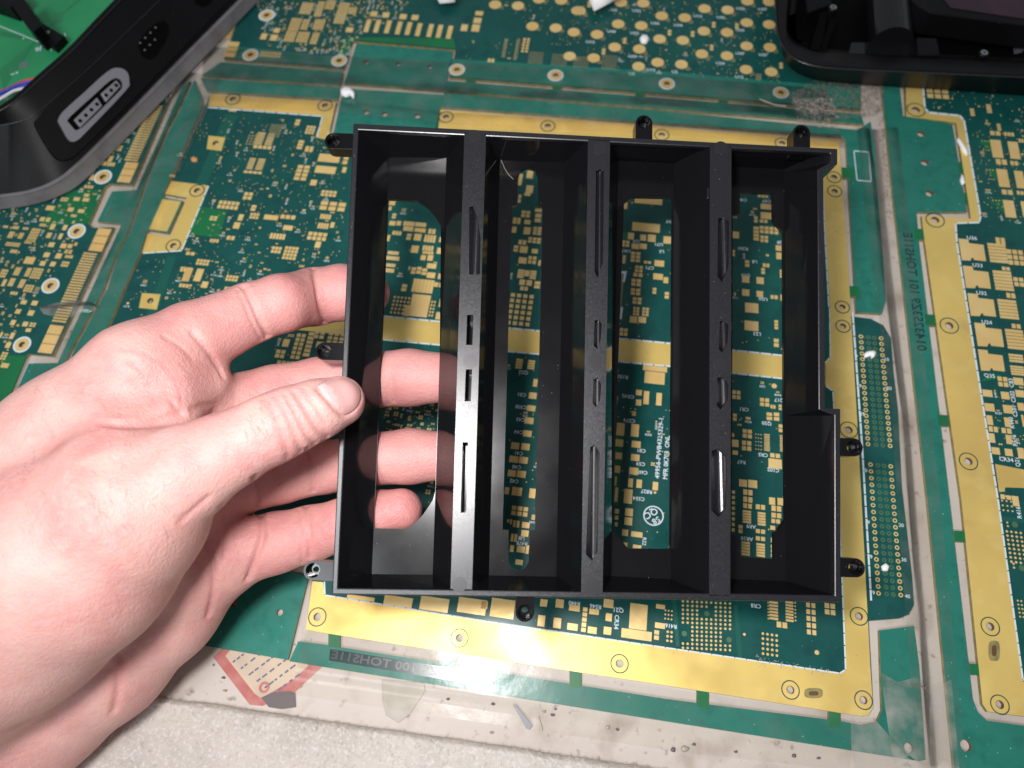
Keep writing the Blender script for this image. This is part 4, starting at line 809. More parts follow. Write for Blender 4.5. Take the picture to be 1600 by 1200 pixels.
# broad forms: knuckle hollows, tendon, vein
for c in [([(60, 690), (150, 640), (235, 610)], .0012, .0050, 0), ([(360, 610), (330, 655), (300, 700)], .0006, .0035, .1), ([(120, 720), (150, 760), (175, 800)], .0005, .0030, 0), ([(250, 690), (200, 720), (130, 730)], .0010, .0045, 0), ([(10, 760), (70, 740), (130, 700)], .0008, .005, 0)]: crease(*c)
# nail bed: a groove round the nail
NAIL = [(495, 606), (512, 594), (530, 589), (547, 592), (560, 603), (564, 617), (560, 632), (550, 643), (538, 648), (526, 640), (512, 624)]
crease(NAIL + [NAIL[0]], .0008, .0008, .35)
rs = np.random.RandomState(3)
HV2 = HV - HN * DISP[:, None]
me = bpy.data.meshes.new('hand'); me.vertices.add(len(HV2)); me.vertices.foreach_set('co', HV2.astype(np.float32).ravel())
me.loops.add(HQ.size); me.loops.foreach_set('vertex_index', HQ.astype(np.int32).ravel()); me.polygons.add(len(HQ))
me.polygons.foreach_set('loop_start', np.arange(0, HQ.size, 4, dtype=np.int32)); me.polygons.foreach_set('loop_total', np.full(len(HQ), 4, np.int32))
me.update(calc_edges=True); me.validate(); me.polygons.foreach_set('use_smooth', [True] * len(me.polygons))
# how much blood shows: fingertips, creases, the fold of the palm
red = crease_amt * .55
for nm in ('index', 'middle', 'ring', 'pinky'):
    for (p, r), a_ in zip(chains[nm], (.12, .40, .50, .56, .60, .66, .72)):
        red = np.maximum(red, a_ * np.exp(-(np.linalg.norm(HV - p, axis=1) / (r * 1.6)) ** 2))
at_ = me.attributes.new('blood', 'FLOAT', 'POINT'); at_.data.foreach_set('value', np.clip(red, 0, 1).astype(np.float32))
sk = mat('skin', (.62, .335, .285), .54, 0, .38, sss=.22)
nt = sk.node_tree; n_ = nt.nodes; Lk = nt.links; bs = n_['Principled BSDF']
geo = n_.new('ShaderNodeNewGeometry'); attr = n_.new('ShaderNodeAttribute'); attr.attribute_name = 'blood'
def nz(scale, det, lo_, hi_):
    t = n_.new('ShaderNodeTexNoise'); t.inputs['Scale'].default_value = scale; t.inputs['Detail'].default_value = det; Lk.new(geo.outputs['Position'], t.inputs['Vector'])
    r_ = n_.new('ShaderNodeMapRange'); r_.inputs['From Min'].default_value = lo_; r_.inputs['From Max'].default_value = hi_; Lk.new(t.outputs['Fac'], r_.inputs['Value']); return r_.outputs['Result']
def mixc(fac, a_, b_):
    mx = n_.new('ShaderNodeMix'); mx.data_type = 'RGBA'
    Lk.new(fac, mx.inputs['Factor'])
    for s_, v_ in (('A', a_), ('B', b_)):
        if isinstance(v_, tuple): mx.inputs[s_].default_value = (*v_, 1)
        else: Lk.new(v_, mx.inputs[s_])
    return mx.outputs['Result']
c1 = mixc(nz(70, 5, .36, .66), (.65, .38, .335), (.56, .26, .238)); c2 = mixc(nz(420, 4, .48, .72), c1, (.60, .34, .315))
c3 = mixc(attr.outputs['Fac'], c2, (.56, .175, .178)); Lk.new(c3, bs.inputs['Base Color'])
vo = n_.new('ShaderNodeTexVoronoi'); vo.inputs['Scale'].default_value = 1500; Lk.new(geo.outputs['Position'], vo.inputs['Vector'])
nn = n_.new('ShaderNodeTexNoise'); nn.inputs['Scale'].default_value = 700; nn.inputs['Detail'].default_value = 3; Lk.new(geo.outputs['Position'], nn.inputs['Vector'])
b1 = n_.new('ShaderNodeBump'); b1.inputs['Strength'].default_value = .45; b1.inputs['Distance'].default_value = .00025; Lk.new(vo.outputs['Distance'], b1.inputs['Height'])
b2 = n_.new('ShaderNodeBump'); b2.inputs['Strength'].default_value = .42; b2.inputs['Distance'].default_value = .0004; Lk.new(nn.outputs['Fac'], b2.inputs['Height']); Lk.new(b1.outputs['Normal'], b2.inputs['Normal'])
Lk.new(b2.outputs['Normal'], bs.inputs['Normal'])
me.materials.append(sk)
hand = bpy.data.objects.new('hand', me); COL.objects.link(hand)
tag(hand, 'bare left hand, palm up, gripping the black tray between thumb and fingers', 'hand')
# thumb nail: a thin curved plate lying in its bed
MT['nail'] = mat('nail', (.60, .32, .30), .3, 0, .5, sss=.15, noise=[(60, (.62, .35, .325), .4, .7, 2)])
MT['lunula'] = mat('nail_moon', (.66, .42, .405), .32, 0, .5)
cxn, cyn = 532, 617; vs = []; fs = []; ringsN = 6; NP = smooth_line(NAIL + [NAIL[0]], 4)[:-1]
for i in range(ringsN + 1):
    for p in NP:
        q = (cxn + (p[0] - cxn) * i / ringsN * .97, cyn + (p[1] - cyn) * i / ringsN * .97); h = hit(*q)
        pos, nr = h if h else (vs[-1], np.array([0, 0, 1])); up = .00060 * (1 - (i / ringsN) ** 4) + .00002
        vs.append(pos + nr * up)
K = len(NP)
for i in range(ringsN):
    for j in range(K): fs.append((i * K + j, i * K + (j + 1) % K, (i + 1) * K + (j + 1) % K, (i + 1) * K + j))
mb = MB(); mb.add(vs, fs); o = mb.build('thumbnail', 'nail', hand, True)
MOON = [(495.5, 606), (506, 602), (520, 609), (529, 622), (528, 640), (522, 635), (511, 623)]
vs = []; fs = []; cxn, cyn = 512, 617
for i in range(5):
    for p in MOON:
        h = hit(cxn + (p[0] - cxn) * i / 4, cyn + (p[1] - cyn) * i / 4); vs.append(h[0] + h[1] * .00063)
for i in range(4):
    for j in range(7): fs.append((i * 7 + j, i * 7 + (j + 1) % 7, (i + 1) * 7 + (j + 1) % 7, (i + 1) * 7 + j))
mb = MB(); mb.add(vs, fs); mb.build('nail_moon', 'lunula', o, True)
# a few dark hairs on the back of the hand and thumb
hr = random.Random(11); mb = MB()
for k in range(90):
    if k < 74: px, py, a = hr.uniform(20, 260), hr.uniform(600, 830), hr.uniform(.2, 1.5)
    else: px, py, a = hr.uniform(370, 430), hr.uniform(625, 680), hr.uniform(.2, 1.0)
    L = hr.uniform(8, 24); P = []
    for i in range(5):
        t = i / 4; h = hit(px + L * t * math.cos(a + .5 * t), py + L * t * math.sin(a + .5 * t))
        if h: P.append(h[0] + h[1] * (.0001 + .0009 * t * (1 - .4 * t)))
    if len(P) == 5: mb.tube(P, [.00002, .00002, .000018, .000014, .000006], 4)
MT['hair'] = mat('hair', (.16, .10, .08), .5)
tag(mb.build('hairs', 'hair', hand), kind='stuff')
# ================================================================ clear tape over the joints
def tape_mat(name, haze, ior=1.42, rough=.15):
    m = bpy.data.materials.new(name); m.use_nodes = True; nt = m.node_tree; n = nt.nodes; L = nt.links
    out = n['Material Output']; n.remove(n['Principled BSDF'])
    tr = n.new('ShaderNodeBsdfTransparent'); tr.inputs[0].default_value = (.965, .965, .955, 1)
    gl = n.new('ShaderNodeBsdfGlossy'); gl.inputs['Roughness'].default_value = rough; gl.inputs[0].default_value = (.95, .95, .95, 1)
    df = n.new('ShaderNodeBsdfDiffuse'); df.inputs[0].default_value = (.62, .58, .53, 1)
    fr = n.new('ShaderNodeFresnel'); fr.inputs[0].default_value = ior
    geo = n.new('ShaderNodeNewGeometry')
    t = n.new('ShaderNodeTexNoise'); t.inputs['Scale'].default_value = 110; t.inputs['Detail'].default_value = 8; L.new(geo.outputs['Position'], t.inputs['Vector'])
    r = n.new('ShaderNodeMapRange'); r.inputs['From Min'].default_value = .42; r.inputs['From Max'].default_value = .78; r.inputs['To Min'].default_value = haze * .25; r.inputs['To Max'].default_value = haze * 2.2
    L.new(t.outputs['Fac'], r.inputs['Value'])
    bp = n.new('ShaderNodeBump'); bp.inputs['Strength'].default_value = .16; bp.inputs['Distance'].default_value = .0004
    t2 = n.new('ShaderNodeTexNoise'); t2.inputs['Scale'].default_value = 240; t2.inputs['Detail'].default_value = 3; L.new(geo.outputs['Position'], t2.inputs['Vector']); L.new(t2.outputs['Fac'], bp.inputs['Height'])
    L.new(bp.outputs['Normal'], gl.inputs['Normal']); L.new(bp.outputs['Normal'], fr.inputs['Normal'])
    m1 = n.new('ShaderNodeMixShader'); L.new(r.outputs['Result'], m1.inputs[0]); L.new(tr.outputs[0], m1.inputs[1]); L.new(df.outputs[0], m1.inputs[2])
    m2 = n.new('ShaderNodeMixShader'); L.new(fr.outputs[0], m2.inputs[0]); L.new(m1.outputs[0], m2.inputs[1]); L.new(gl.outputs[0], m2.inputs[2])
    L.new(m2.outputs[0], out.inputs['Surface']); return m
MT['tape'] = tape_mat('clear_tape', .038); MT['tape2'] = tape_mat('dirty_tape', .20); MT['tape3'] = tape_mat('thin_tape', .03, 1.24, .2)
from mathutils import noise as mnoise
def tape(upper, lower, height, label, m='tape', ns=90, nt_=16, name='tape_strip'):
    """upper / lower: edges as picture polylines; height(s, t) above the bench"""
    def samp(pl, s):
        seg = [math.hypot(b_[0] - a[0], b_[1] - a[1]) for a, b_ in zip(pl[:-1], pl[1:])]; T = sum(seg) * s
        for (a, b_), L in zip(zip(pl[:-1], pl[1:]), seg):
            if T <= L or (a, b_) == (pl[-2], pl[-1]): k = min(T / L, 1.0); return (a[0] + (b_[0] - a[0]) * k, a[1] + (b_[1] - a[1]) * k)
            T -= L
    vs = []
    for i in range(ns + 1):
        p, q = samp(upper, i / ns), samp(lower, i / ns)
        for j in range(nt_ + 1):
            t = j / nt_; px, py = p[0] + (q[0] - p[0]) * t, p[1] + (q[1] - p[1]) * t
            x, y = at(px, py); h = height(i / ns, t) + .00012 * mnoise.noise((x * 90, y * 90, 3)) + .00006 * mnoise.noise((x * 300, y * 300, 7))
            vs.append((x, y, max(h, .0003)))
    fs = [(i * (nt_ + 1) + j, (i + 1) * (nt_ + 1) + j, (i + 1) * (nt_ + 1) + j + 1, i * (nt_ + 1) + j + 1) for i in range(ns) for j in range(nt_)]
    a_, b_, c_ = (np.array(vs[k]) for k in fs[0][:3])
    if np.cross(b_ - a_, c_ - a_)[2] < 0: fs = [f[::-1] for f in fs]
    mb = MB(); mb.add(vs, fs); o = mb.build(name, m, None, True)
    return tag(o, label, 'tape', 'clear tape strips over the board joints')
BT = ZB + .00045
def bump(t, c, w_): return math.exp(-((t - c) / w_) ** 2)
tape([(318, 72), (540, 88), (720, 98), (1040, 118), (1290, 140)], [(312, 168), (530, 176), (700, 196), (1040, 212), (1320, 232)], lambda s, t: BT + (.0011 * (.6 + .4 * math.sin(s * 37)) * bump(t, .55, .10) - .0005 * bump(t, .75, .08)) * (1 if s > .3 else .6), 'clear tape strip along the horizontal joint above the tray')
tape([(262, 110), (215, 225), (160, 345), (95, 480), (-5, 690)], [(350, 120), (285, 260), (235, 380), (160, 520), (60, 720)], lambda s, t: BT + .0009 * (.6 + .4 * math.sin(s * 29)) * bump(t, .5, .10), 'clear tape strip along the slanting joint behind the hand')
tape([(1338, 200), (1362, 420), (1392, 640), (1402, 800), (1432, 1200)], [(1402, 200), (1428, 420), (1452, 640), (1470, 800), (1508, 1200)], lambda s, t: BT - .0012 * bump(t, .52, .20) + .0004 * bump(t, .22, .06) * (1 + math.sin(s * 23)) * .6, 'clear tape strip down the pale gap beside the pin field')
tape([(480, 985), (760, 1028), (1060, 1078), (1335, 1118)], [(452, 1085), (760, 1130), (1060, 1175), (1330, 1205)], lambda s, t: BT - (.0014 if t > .62 else 0) * min(1, (t - .62) / .12 if t > .62 else 0), 'clear tape strip holding down the lower board edge', 'tape3')
tape([(1328, 1128), (1368, 1126), (1420, 1186), (1450, 1192)], [(1330, 1190), (1352, 1215), (1400, 1230), (1450, 1235)], lambda s, t: BT + .0004 * bump(t, .1, .1), 'dirty grey tape scrap at the lower corner of the middle board', 'tape2', 30, 12)
tape([(1374, 1050), (1402, 1066), (1430, 1058), (1462, 1072), (1486, 1062)], [(1395, 1192), (1420, 1180), (1452, 1206), (1478, 1190), (1500, 1216)], lambda s, t: BT - .0010 * bump(s, .75, .18), 'dirty tape patch across the gap at the lower right', 'tape2', 24, 18)
tape([(64, 480), (105, 472), (140, 472), (155, 480)], [(70, 492), (100, 500), (130, 492), (152, 486)], lambda s, t: BT + .0016 * bump(t, .5, .4), 'crumpled grey tape scrap on the gold contacts of the left board', 'tape2', 24, 12)
tape([(1085, 158), (1090, 160)], [(1083, 205), (1100, 207)], lambda s, t: BT + .0013, 'thin loose tape sliver lying on the upper joint', 'tape2', 4, 8) if False else None
# ================================================================ open black device, upper left
def LV(pts, z): return [(*at(p[0], p[1], z), z) for p in pts]
def loft(levels, mats, close=False):
    mb = MB(); n = len(levels[0])
    for (a, b_), mi in zip(zip(levels[:-1], levels[1:]), mats):
        mb.add(a + b_, [(j, j + 1, n + j + 1, n + j) for j in range(n - 1)], mi)
    return mb
def dense(pts, k=4): return [tuple(p) for p in smooth_line(pts, k)]
dev = empty('handheld_device', (*at(150, 100, 0), 0)); tag(dev, 'open black device case with grey trim and green board inside, upper left', 'device')
L0 = dense([(-140, 338), (-60, 333), (0, 327), (50, 320), (95, 305), (130, 283), (200, 213), (300, 109), (400, 5), (470, -66)])
L1 = dense([(-140, 326), (-60, 316), (0, 309), (45, 302), (86, 287), (120, 262), (190, 193), (290, 90), (388, -8), (455, -76)])
L2 = dense([(-140, 320), (-60, 311), (0, 304), (45, 297), (84, 282), (117, 257), (186, 189), (286, 86), (384, -12), (452, -80)])
L3 = dense([(-120, 222), (-60, 207), (0, 196), (30, 190), (52, 180), (75, 162), (130, 115), (190, 58), (258, -8), (310, -58)])
L4 = dense([(-110, 195), (-60, 188), (-12, 178), (15, 164), (36, 148), (60, 126), (110, 82), (158, 32), (212, -24), (258, -72)])
L5 = dense([(-116, 190), (-66, 183), (-18, 173), (9, 159), (30, 143), (54, 121), (104, 77), (152, 27), (206, -29), (252, -77)])
lv = [LV(L0, .0012), LV(L0, .003), LV(L1, .0095), LV(L1, .0100), LV(L2, .0100), LV(L3, .0300), LV(L4, .0360), LV(L5, .0362), [(x, y, .020) for x, y, z in LV(L5, .0362)]]
mb = loft(lv, [1, 1, 1, 1, 0, 0, 0, 0]); o = adopt(mb.build('case', ['case', 'casegrey'], None, True), dev); weld(o)
o.data.set_sharp_from_angle(angle=math.radians(32))
mb = MB(); P = [at(*p, .022) for p in [(-150, 190), (-60, 200), (40, 160), (110, 90), (165, 35), (225, -30), (270, -100), (-150, -120)]]
mb.slab(P, [], .0200, .0216); pcb = adopt(mb.build('circuit_board', ['pcb']), dev)
def on_pcb(name, poly, z0, z1, m, parent=pcb):
    mb = MB(); mb.slab([at(*p, z1) for p in poly], [], z0, z1); return adopt2(mb.build(name, m), parent)
def adopt2(o, par):
    o.parent = par; return o
ZP = .0216
on_pcb('trace', [(125, -5), (100, 18), (84, 19), (84, 33), (78, 40), (97, 34), (97, 22), (132, -5)], ZP, ZP + .0001, 'pcbtrace')
on_pcb('trace', [(57, 62), (0, 108), (0, 118), (5, 140), (0, 110), (64, 65)][:4], ZP, ZP + .0001, 'pcbtrace')
on_pcb('trace', [(0, 48), (40, 56), (38, 62), (0, 56)], ZP, ZP + .0001, 'pcbtrace')
br = on_pcb('latch_bracket', [(18, 8), (36, -4), (58, 28), (64, 40), (52, 50), (44, 44)], ZP + .0001, ZP + .011, 'case')
on_pcb('latch_foot', [(44, 42), (62, 34), (100, 56), (84, 73), (50, 53)], ZP + .0001, ZP + .004, 'case', br)
mb = MB(); mb.disc(*at(75, 51, ZP + .004), .0011, ZP + .0039, ZP + .0043, 14); adopt2(mb.build('rivet', 'steel'), br)
on_pcb('connector', [(-30, -20), (20, -20), (34, -4), (16, 12), (-30, -4)], ZP + .0001, ZP + .008, 'case')
mb = MB(); x, y = at(37, 102, ZP); mb.ring(x, y, .0006, .0021, ZP, ZP + .00012, 18); adopt2(mb.build('solder_ring', 'steel'), pcb)
mb = MB()
for a, b_ in (((-20, 33), (83, 75)), ((83, 75), (80, 79)), ((101, 52), (103, 57))):
    (xa, ya), (xb, yb) = at(*a, ZP), at(*b_, ZP); L = math.hypot(xb - xa, yb - ya); nx, ny = -(yb - ya) / L * .00022, (xb - xa) / L * .00022
    mb.slab([(xa + nx, ya + ny), (xb + nx, yb + ny), (xb - nx, yb - ny), (xa - nx, ya - ny)], [], ZP + .0001, ZP + .0002)
put_text(mb, 'J6', *at(60, 77, ZP), ZP + .00015, .0042, math.radians(198)); put_text(mb, 'R10', *at(23, 115, ZP), ZP + .00015, .0022, math.radians(215)); put_text(mb, '9', *at(37, 60, ZP), ZP + .00015, .0022, math.radians(200)); put_text(mb, 'J4', *at(9, 154, ZP), ZP + .00015, .0026, math.radians(215))
tag(adopt2(mb.build('printed_marks', 'silk'), pcb), kind='stuff')
MT['wire_red'] = mat('red_wire', (.55, .04, .02), .4); MT['wire_blue'] = mat('blue_wire', (.03, .04, .35), .4); MT['wire_white'] = mat('white_wire', (.6, .6, .62), .4)
for m, pts in (('wire_red', [(-30, 152), (10, 140), (35, 128), (62, 122)]), ('wire_blue', [(-30, 162), (8, 148), (30, 137), (60, 128)]), ('wire_blue', [(-30, 158), (5, 143), (30, 132), (60, 125)]), ('wire_white', [(-30, 172), (5, 152), (22, 142), (40, 138)])):
    mb = MB(); mb.tube([(*at(p[0], p[1], .026), .026) for i, p in enumerate(dense(pts))], .00075, 8); adopt(mb.build('wire', m, None, True), dev)
for LL, zz_ in ((L3, .0300), (L4, .0361)):
    mb = MB(); mb.tube(LV(LL, zz_), .00028, 6); adopt(mb.build('highlight_bead', 'rim', None, True), dev)  # beads added so ledge and lip show a bright highlight line
# connectors on the long face
A_ = np.array((*at(190, 193, .010), .010)); B_ = np.array((*at(290, 90, .010), .010)); C_ = np.array((*at(190, 58, .030), .030))
f1 = (B_ - A_) / np.linalg.norm(B_ - A_); f2 = C_ - A_; f2 -= f1 * (f2 @ f1); f2 /= np.linalg.norm(f2); f3 = np.cross(f1, f2)
if f3 @ (np.array([0, 0, CAMZ]) - A_) < 0: f1 = -f1; f3 = -f3
def on_face(px, py, up=0.0):
    d = ray(px, py); o_ = np.array([0, 0, CAMZ]); t = ((A_ + f3 * up - o_) @ f3) / (d @ f3); q = o_ + d * t - A_; return (float(q @ f1), float(q @ f2))
FMX = Matrix([[f1[0], f2[0], f3[0], A_[0]], [f1[1], f2[1], f3[1], A_[1]], [f1[2], f2[2], f3[2], A_[2]], [0, 0, 0, 1]])
def face_part(name, outer, hole, z0, z1, m, parent=dev, bev=.0003):
    mb = MB(); mb.slab([on_face(*p, z1) for p in outer], [[on_face(*p, z1) for p in hole]] if hole else [], z0, z1)
    o = mb.build(name, m); weld(o, bev); o.data.transform(FMX); return adopt(o, dev) if parent is dev else adopt2(o, parent)
face_part('face_panel', dense([(60, 184), (55, 192), (66, 215), (82, 240), (94, 250), (108, 248), (125, 236), (200, 163), (300, 60), (372, -14)], 3) + [(330, -60), (260, -2), (190, 62), (130, 119), (80, 162)], None, -.002, .0011, 'case')
bz_o = dense([(91, 189), (98, 175), (132, 144), (169, 111), (186, 106), (199, 113), (202, 128), (196, 142), (135, 206), (121, 219), (111, 221), (104, 213)], 3)
bz_i = dense([(105, 189), (111, 181), (143, 152), (175, 124), (189, 125), (191, 135), (182, 147), (128, 199), (116, 202)], 3)
bz = face_part('connector_bezel', bz_o, bz_i, .0008, .0026, 'bezel')
face_part('socket_floor', bz_i, None, .0012, .00135, 'hole_black', bz, 0)
for quad, nh in (([(116, 187), (152, 152), (160, 165), (126, 199)], 4), ([(158, 146), (182, 125), (189, 134), (166, 159)], 3)):
    s_ = face_part('socket_block', quad, None, .0013, .0032, 'bezel', bz)
    for i in range(nh):
        t = (i + .5) / nh; a = ((quad[0][0] + quad[3][0]) / 2, (quad[0][1] + quad[3][1]) / 2); c = ((quad[1][0] + quad[2][0]) / 2, (quad[1][1] + quad[2][1]) / 2)
        px, py = a[0] + (c[0] - a[0]) * t, a[1] + (c[1] - a[1]) * t; x, y = on_face(px, py, .0032); mb = MB(); mb.disc(x, y, .00085, .0031, .00328, 12); o = mb.build('contact_hole', 'hole_black'); o.data.transform(FMX); o.parent = bz
for dx, dy in ((0, 0), (84, -82)):
    rec = [(214, 68), (228, 50), (243, 37), (256, 32), (264, 40), (264, 54), (255, 72), (243, 89), (233, 94), (222, 88)]
    rc = face_part('port_recess', [(p[0] + dx, p[1] + dy) for p in rec], None, .0009, .00125, 'hole_black', dev, 0)
    for i, p in enumerate([(219, 67), (227, 59), (235, 51), (243, 43), (234, 70), (242, 62), (226, 78)]):
        x, y = on_face(p[0] + dx, p[1] + dy, .003); mb = MB(); mb.disc(x, y, .00042, .0012, .0030, 8); o = mb.build('pin', 'steel'); o.data.transform(FMX); o.parent = rc
# ================================================================ black case half, upper right
cs = empty('case_half', (*at(1450, 60, 0), 0)); tag(cs, 'upturned black plastic case half with rounded corner, upper right', 'case')
K0 = dense([(1216, -70), (1216, 0), (1218, 55), (1224, 88), (1238, 108), (1268, 122), (1315, 129), (1450, 138), (1600, 148), (1760, 158)])
K4 = dense([(1209, -70), (1211, 0), (1214, 45), (1222, 70), (1240, 91), (1272, 103), (1320, 108), (1450, 114), (1600, 121), (1760, 128)])
def shift(L, dx, dy, f=1): return [(p[0] + dx * max(0, 1 - i / 18) if i < 18 else p[0], p[1] + dy * min(1, i / 18)) for i, p in enumerate(L)]
K5 = shift(K4, 6, -4); K6 = shift(K4, 26, -22); K7 = shift(K4, 34, -30)
lv = [LV(K0, .0012), LV(K0, .004), LV(K4, .022), LV(K5, .0224), LV(K6, .0200), LV(K7, .0060), LV(shift(K4, 300, -200), .0058)]
mb = loft(lv, [0] * 6); o = adopt(weld(mb.build('shell', 'case', None, True)), cs); o.data.set_sharp_from_angle(angle=math.radians(30))
mb = MB(); mb.tube(LV(K4, .0221), .00035, 6); adopt(mb.build('highlight_bead', 'rim', None, True), cs)  # added bead that gives the lip its highlight line
def case_part(name, poly, z0, z1, m='case', bev=.0005, parent=cs, zp=None):
    mb = MB(); mb.slab([at(*p, z1 if zp is None else zp) for p in poly], [], z0, z1); o = adopt(weld(mb.build(name, m), bev), cs); return o
case_part('inner_floor', [(1240, -80), (1245, 60), (1300, 85), (1700, 108), (1700, -80)], .004, .0062, 'hole_black', 0)
b0 = case_part('rib', [(1282, 20), (1294, 16), (1284, 78), (1266, 74)], .006, .019, 'hole_black'); case_part('rib', [(1298, 28), (1308, 30), (1288, 84), (1280, 80)], .006, .019, 'hole_black')
case_part('rib_block', [(1255, -20), (1292, -20), (1300, 6), (1262, 20)], .006, .018, 'case')
mb = MB(); p0 = np.array((*at(1392, 70, .016), .016)); p1 = np.array((*at(1384, -30, .016), .016)); mb.tube([p0, p1], .0098, 28); adopt(mb.build('battery_tube', 'gloss', None, False), cs)
case_part('tube_stop', [(1330, 66), (1436, 66), (1436, 98), (1322, 98)], .006, .014, 'gloss'); case_part('block', [(1432, 58), (1464, 59), (1469, 86), (1434, 86)], .006, .0205, 'case')
for px, py in ((1302, 11), (1538, 82)):
    x, y = at(px, py, .021); mb = MB(); mb.disc(x, y, .0022, .010, .0205, 18); s_ = adopt(mb.build('screw_post', 'case'), cs)
    mb = MB(); mb.ring(x, y, .0007, .0016, .0200, .0211, 18); adopt(mb.build('screw', 'steel'), cs)
MT['screen'] = mat('dark_purple_glass', (.030, .008, .020), .15, 0, .6, noise=[(60, (.012, .004, .009), .4, .7, 3)])
sc_ = case_part('display_panel', [(1418, -6), (1428, 4), (1455, 20), (1620, 42), (1660, 40), (1660, -60), (1410, -60)], .012, .024, 'case'); case_part('display_glass', [(1470, -8), (1485, 12), (1620, 32), (1650, 30), (1650, -60), (1460, -60)], .0235, .0243, 'screen', 0)
mb = MB(); mb.slab([at(*p, .010) for p in [(1586, 42), (1602, 44), (1604, 72), (1592, 74)]], [], .006, .010); adopt(mb.build('contact_tab', 'bezel'), cs)
# ================================================================ white foam sheet on the bench front
from mathutils import noise as mnoise
xs = np.linspace(at(60, 1150, 0)[0], at(1130, 1190, 0)[0], 420); mb = MB(); vs = []; NY = 130
edge = lambda x: at(195, 1080, 0)[1] + (x - at(195, 1080, 0)[0]) * ((at(1000, 1196, 0)[1] - at(195, 1080, 0)[1]) / (at(1000, 1196, 0)[0] - at(195, 1080, 0)[0]))
for x in xs:
    e0 = edge(x) + .0006 * mnoise.noise((x * 60, 0, 1)) + .0003 * mnoise.noise((x * 700, 0, 2))
    for j in range(NY):
        t = j / (NY - 1); y = e0 - .055 * t ** 1.15
        h = .0030 * min(1, (t / .045)) ** .45 + .00034 * mnoise.noise((x * 1100, y * 1100, 0)) + .0003 * mnoise.noise((x * 420, y * 420, 5)) * (1 if t > .01 else .3)
        vs.append((x, y, max(h, .0002) if t > 0 else .0002))
n = len(xs); mb.add(vs, [(i * NY + j, i * NY + j + 1, (i + 1) * NY + j + 1, (i + 1) * NY + j) for i in range(n - 1) for j in range(NY - 1)])
MT['foam'] = mat('white_foam', (.57, .515, .46), .55, 0, .5, noise=[(60, (.45, .41, .36), .42, .72, 5), (900, (.64, .60, .57), .5, .7, 3)], bump=[(3000, .8, .0005)], specks=(500, (.3, .25, .2), .12, .04))
tag(mb.build('foam_sheet', 'foam', None, True), 'fuzzy white foam sheet along the front of the bench', 'foam sheet')
fz = random.Random(8); mb = MB()
for _ in range(900):
    x = fz.uniform(xs[0], xs[-1]); t = fz.random() ** 2; y = edge(x) - .03 * t + .0002; a = fz.uniform(.6, 2.6); L = fz.uniform(.0006, .0016); z = .0020 if t < .01 else .0031
    mb.tube([(x, y, z), (x + L * .5 * math.cos(a), y + L * .5 * math.sin(a), z + .0004), (x + L * math.cos(a), y + L * math.sin(a), z + .0003)], [.00006, .00005, .00002], 4, 0, False)
fo = bpy.data.objects['foam_sheet']; tag(mb.build('fibres', 'foam', fo), kind='stuff')
# red bordered label under the board edge
MT['red'] = mat('red_print', (.40, .11, .095), .5, 0, .4, noise=[(150, (.48, .22, .19), .4, .7, 6)]); MT['cream'] = mat('aged_paper', (.55, .44, .32), .6, 0, .3, noise=[(90, (.46, .37, .28), .4, .7, 4)]); MT['ink'] = mat('blue_ink', (.12, .12, .19), .6); MT['smear'] = mat('dark_tape', (.12, .098, .095), .6)
def flat(name, poly, z0, z1, m, parent=None):
    mb = MB(); mb.slab([at(*p, z1) for p in poly], [], z0, z1); o = mb.build(name, m, parent); return o
cd_ = flat('paper_label', [(333, 1027), (352, 1008), (455, 1020), (505, 1040), (460, 1082), (410, 1103), (390, 1101)], .0001, .00030, 'red')
tag(cd_, 'red bordered paper label half hidden under the front board edge', 'label')
flat('label_face', [(352, 1025), (368, 1006), (462, 1022), (482, 1040), (458, 1062), (408, 1091), (398, 1084)], .0003, .00036, 'cream', cd_)
mb = MB(); ri = random.Random(4)
for row in range(6):
    qx, qy = 362 + row * 12.5, 1036 + row * 10.0; tt = 2.0
    while tt < 60:
        L = ri.uniform(4, 10); px, py = qx + .80 * tt, qy - .60 * tt
        if py - .6 * L > 1011 + (px - 360) * .16 and px < 468:
            (xa, ya), (xb, yb) = at(px, py, .0004), at(px + L * .8, py - L * .6, .0004); l_ = math.hypot(xb - xa, yb - ya); nx, ny = -(yb - ya) / l_ * .00032, (xb - xa) / l_ * .00032
            mb.slab([(xa + nx, ya + ny), (xb + nx, yb + ny), (xb - nx, yb - ny), (xa - nx, ya - ny)], [], .00037, .00042)
        tt += L + ri.uniform(2, 7)
mb.build('print_lines', 'ink', cd_)
mb = MB(); mb.ring(*at(413, 1074, .0004), .0010, .0019, .00037, .00042, 18); mb.build('red_stamp', 'red', cd_)
tag(flat('tape_scrap', [(408, 1090), (425, 1082), (452, 1080), (461, 1083), (462, 1105), (440, 1108), (420, 1105)], .0003, .00055, 'smear'), 'dark grey tape scrap lying on the red bordered label', 'tape scrap')
MT['brownt'] = mat('brown_tape', (.30, .26, .20), .4, 0, .5, noise=[(120, (.38, .34, .28), .4, .7, 4)])
tag(flat('tape_scrap', [(596, 1062), (662, 1068), (664, 1080), (640, 1116), (622, 1130), (603, 1118), (597, 1095)], .0003, .0006, 'brownt'), 'brownish torn tape scrap hanging below the lower board edge', 'tape scrap')
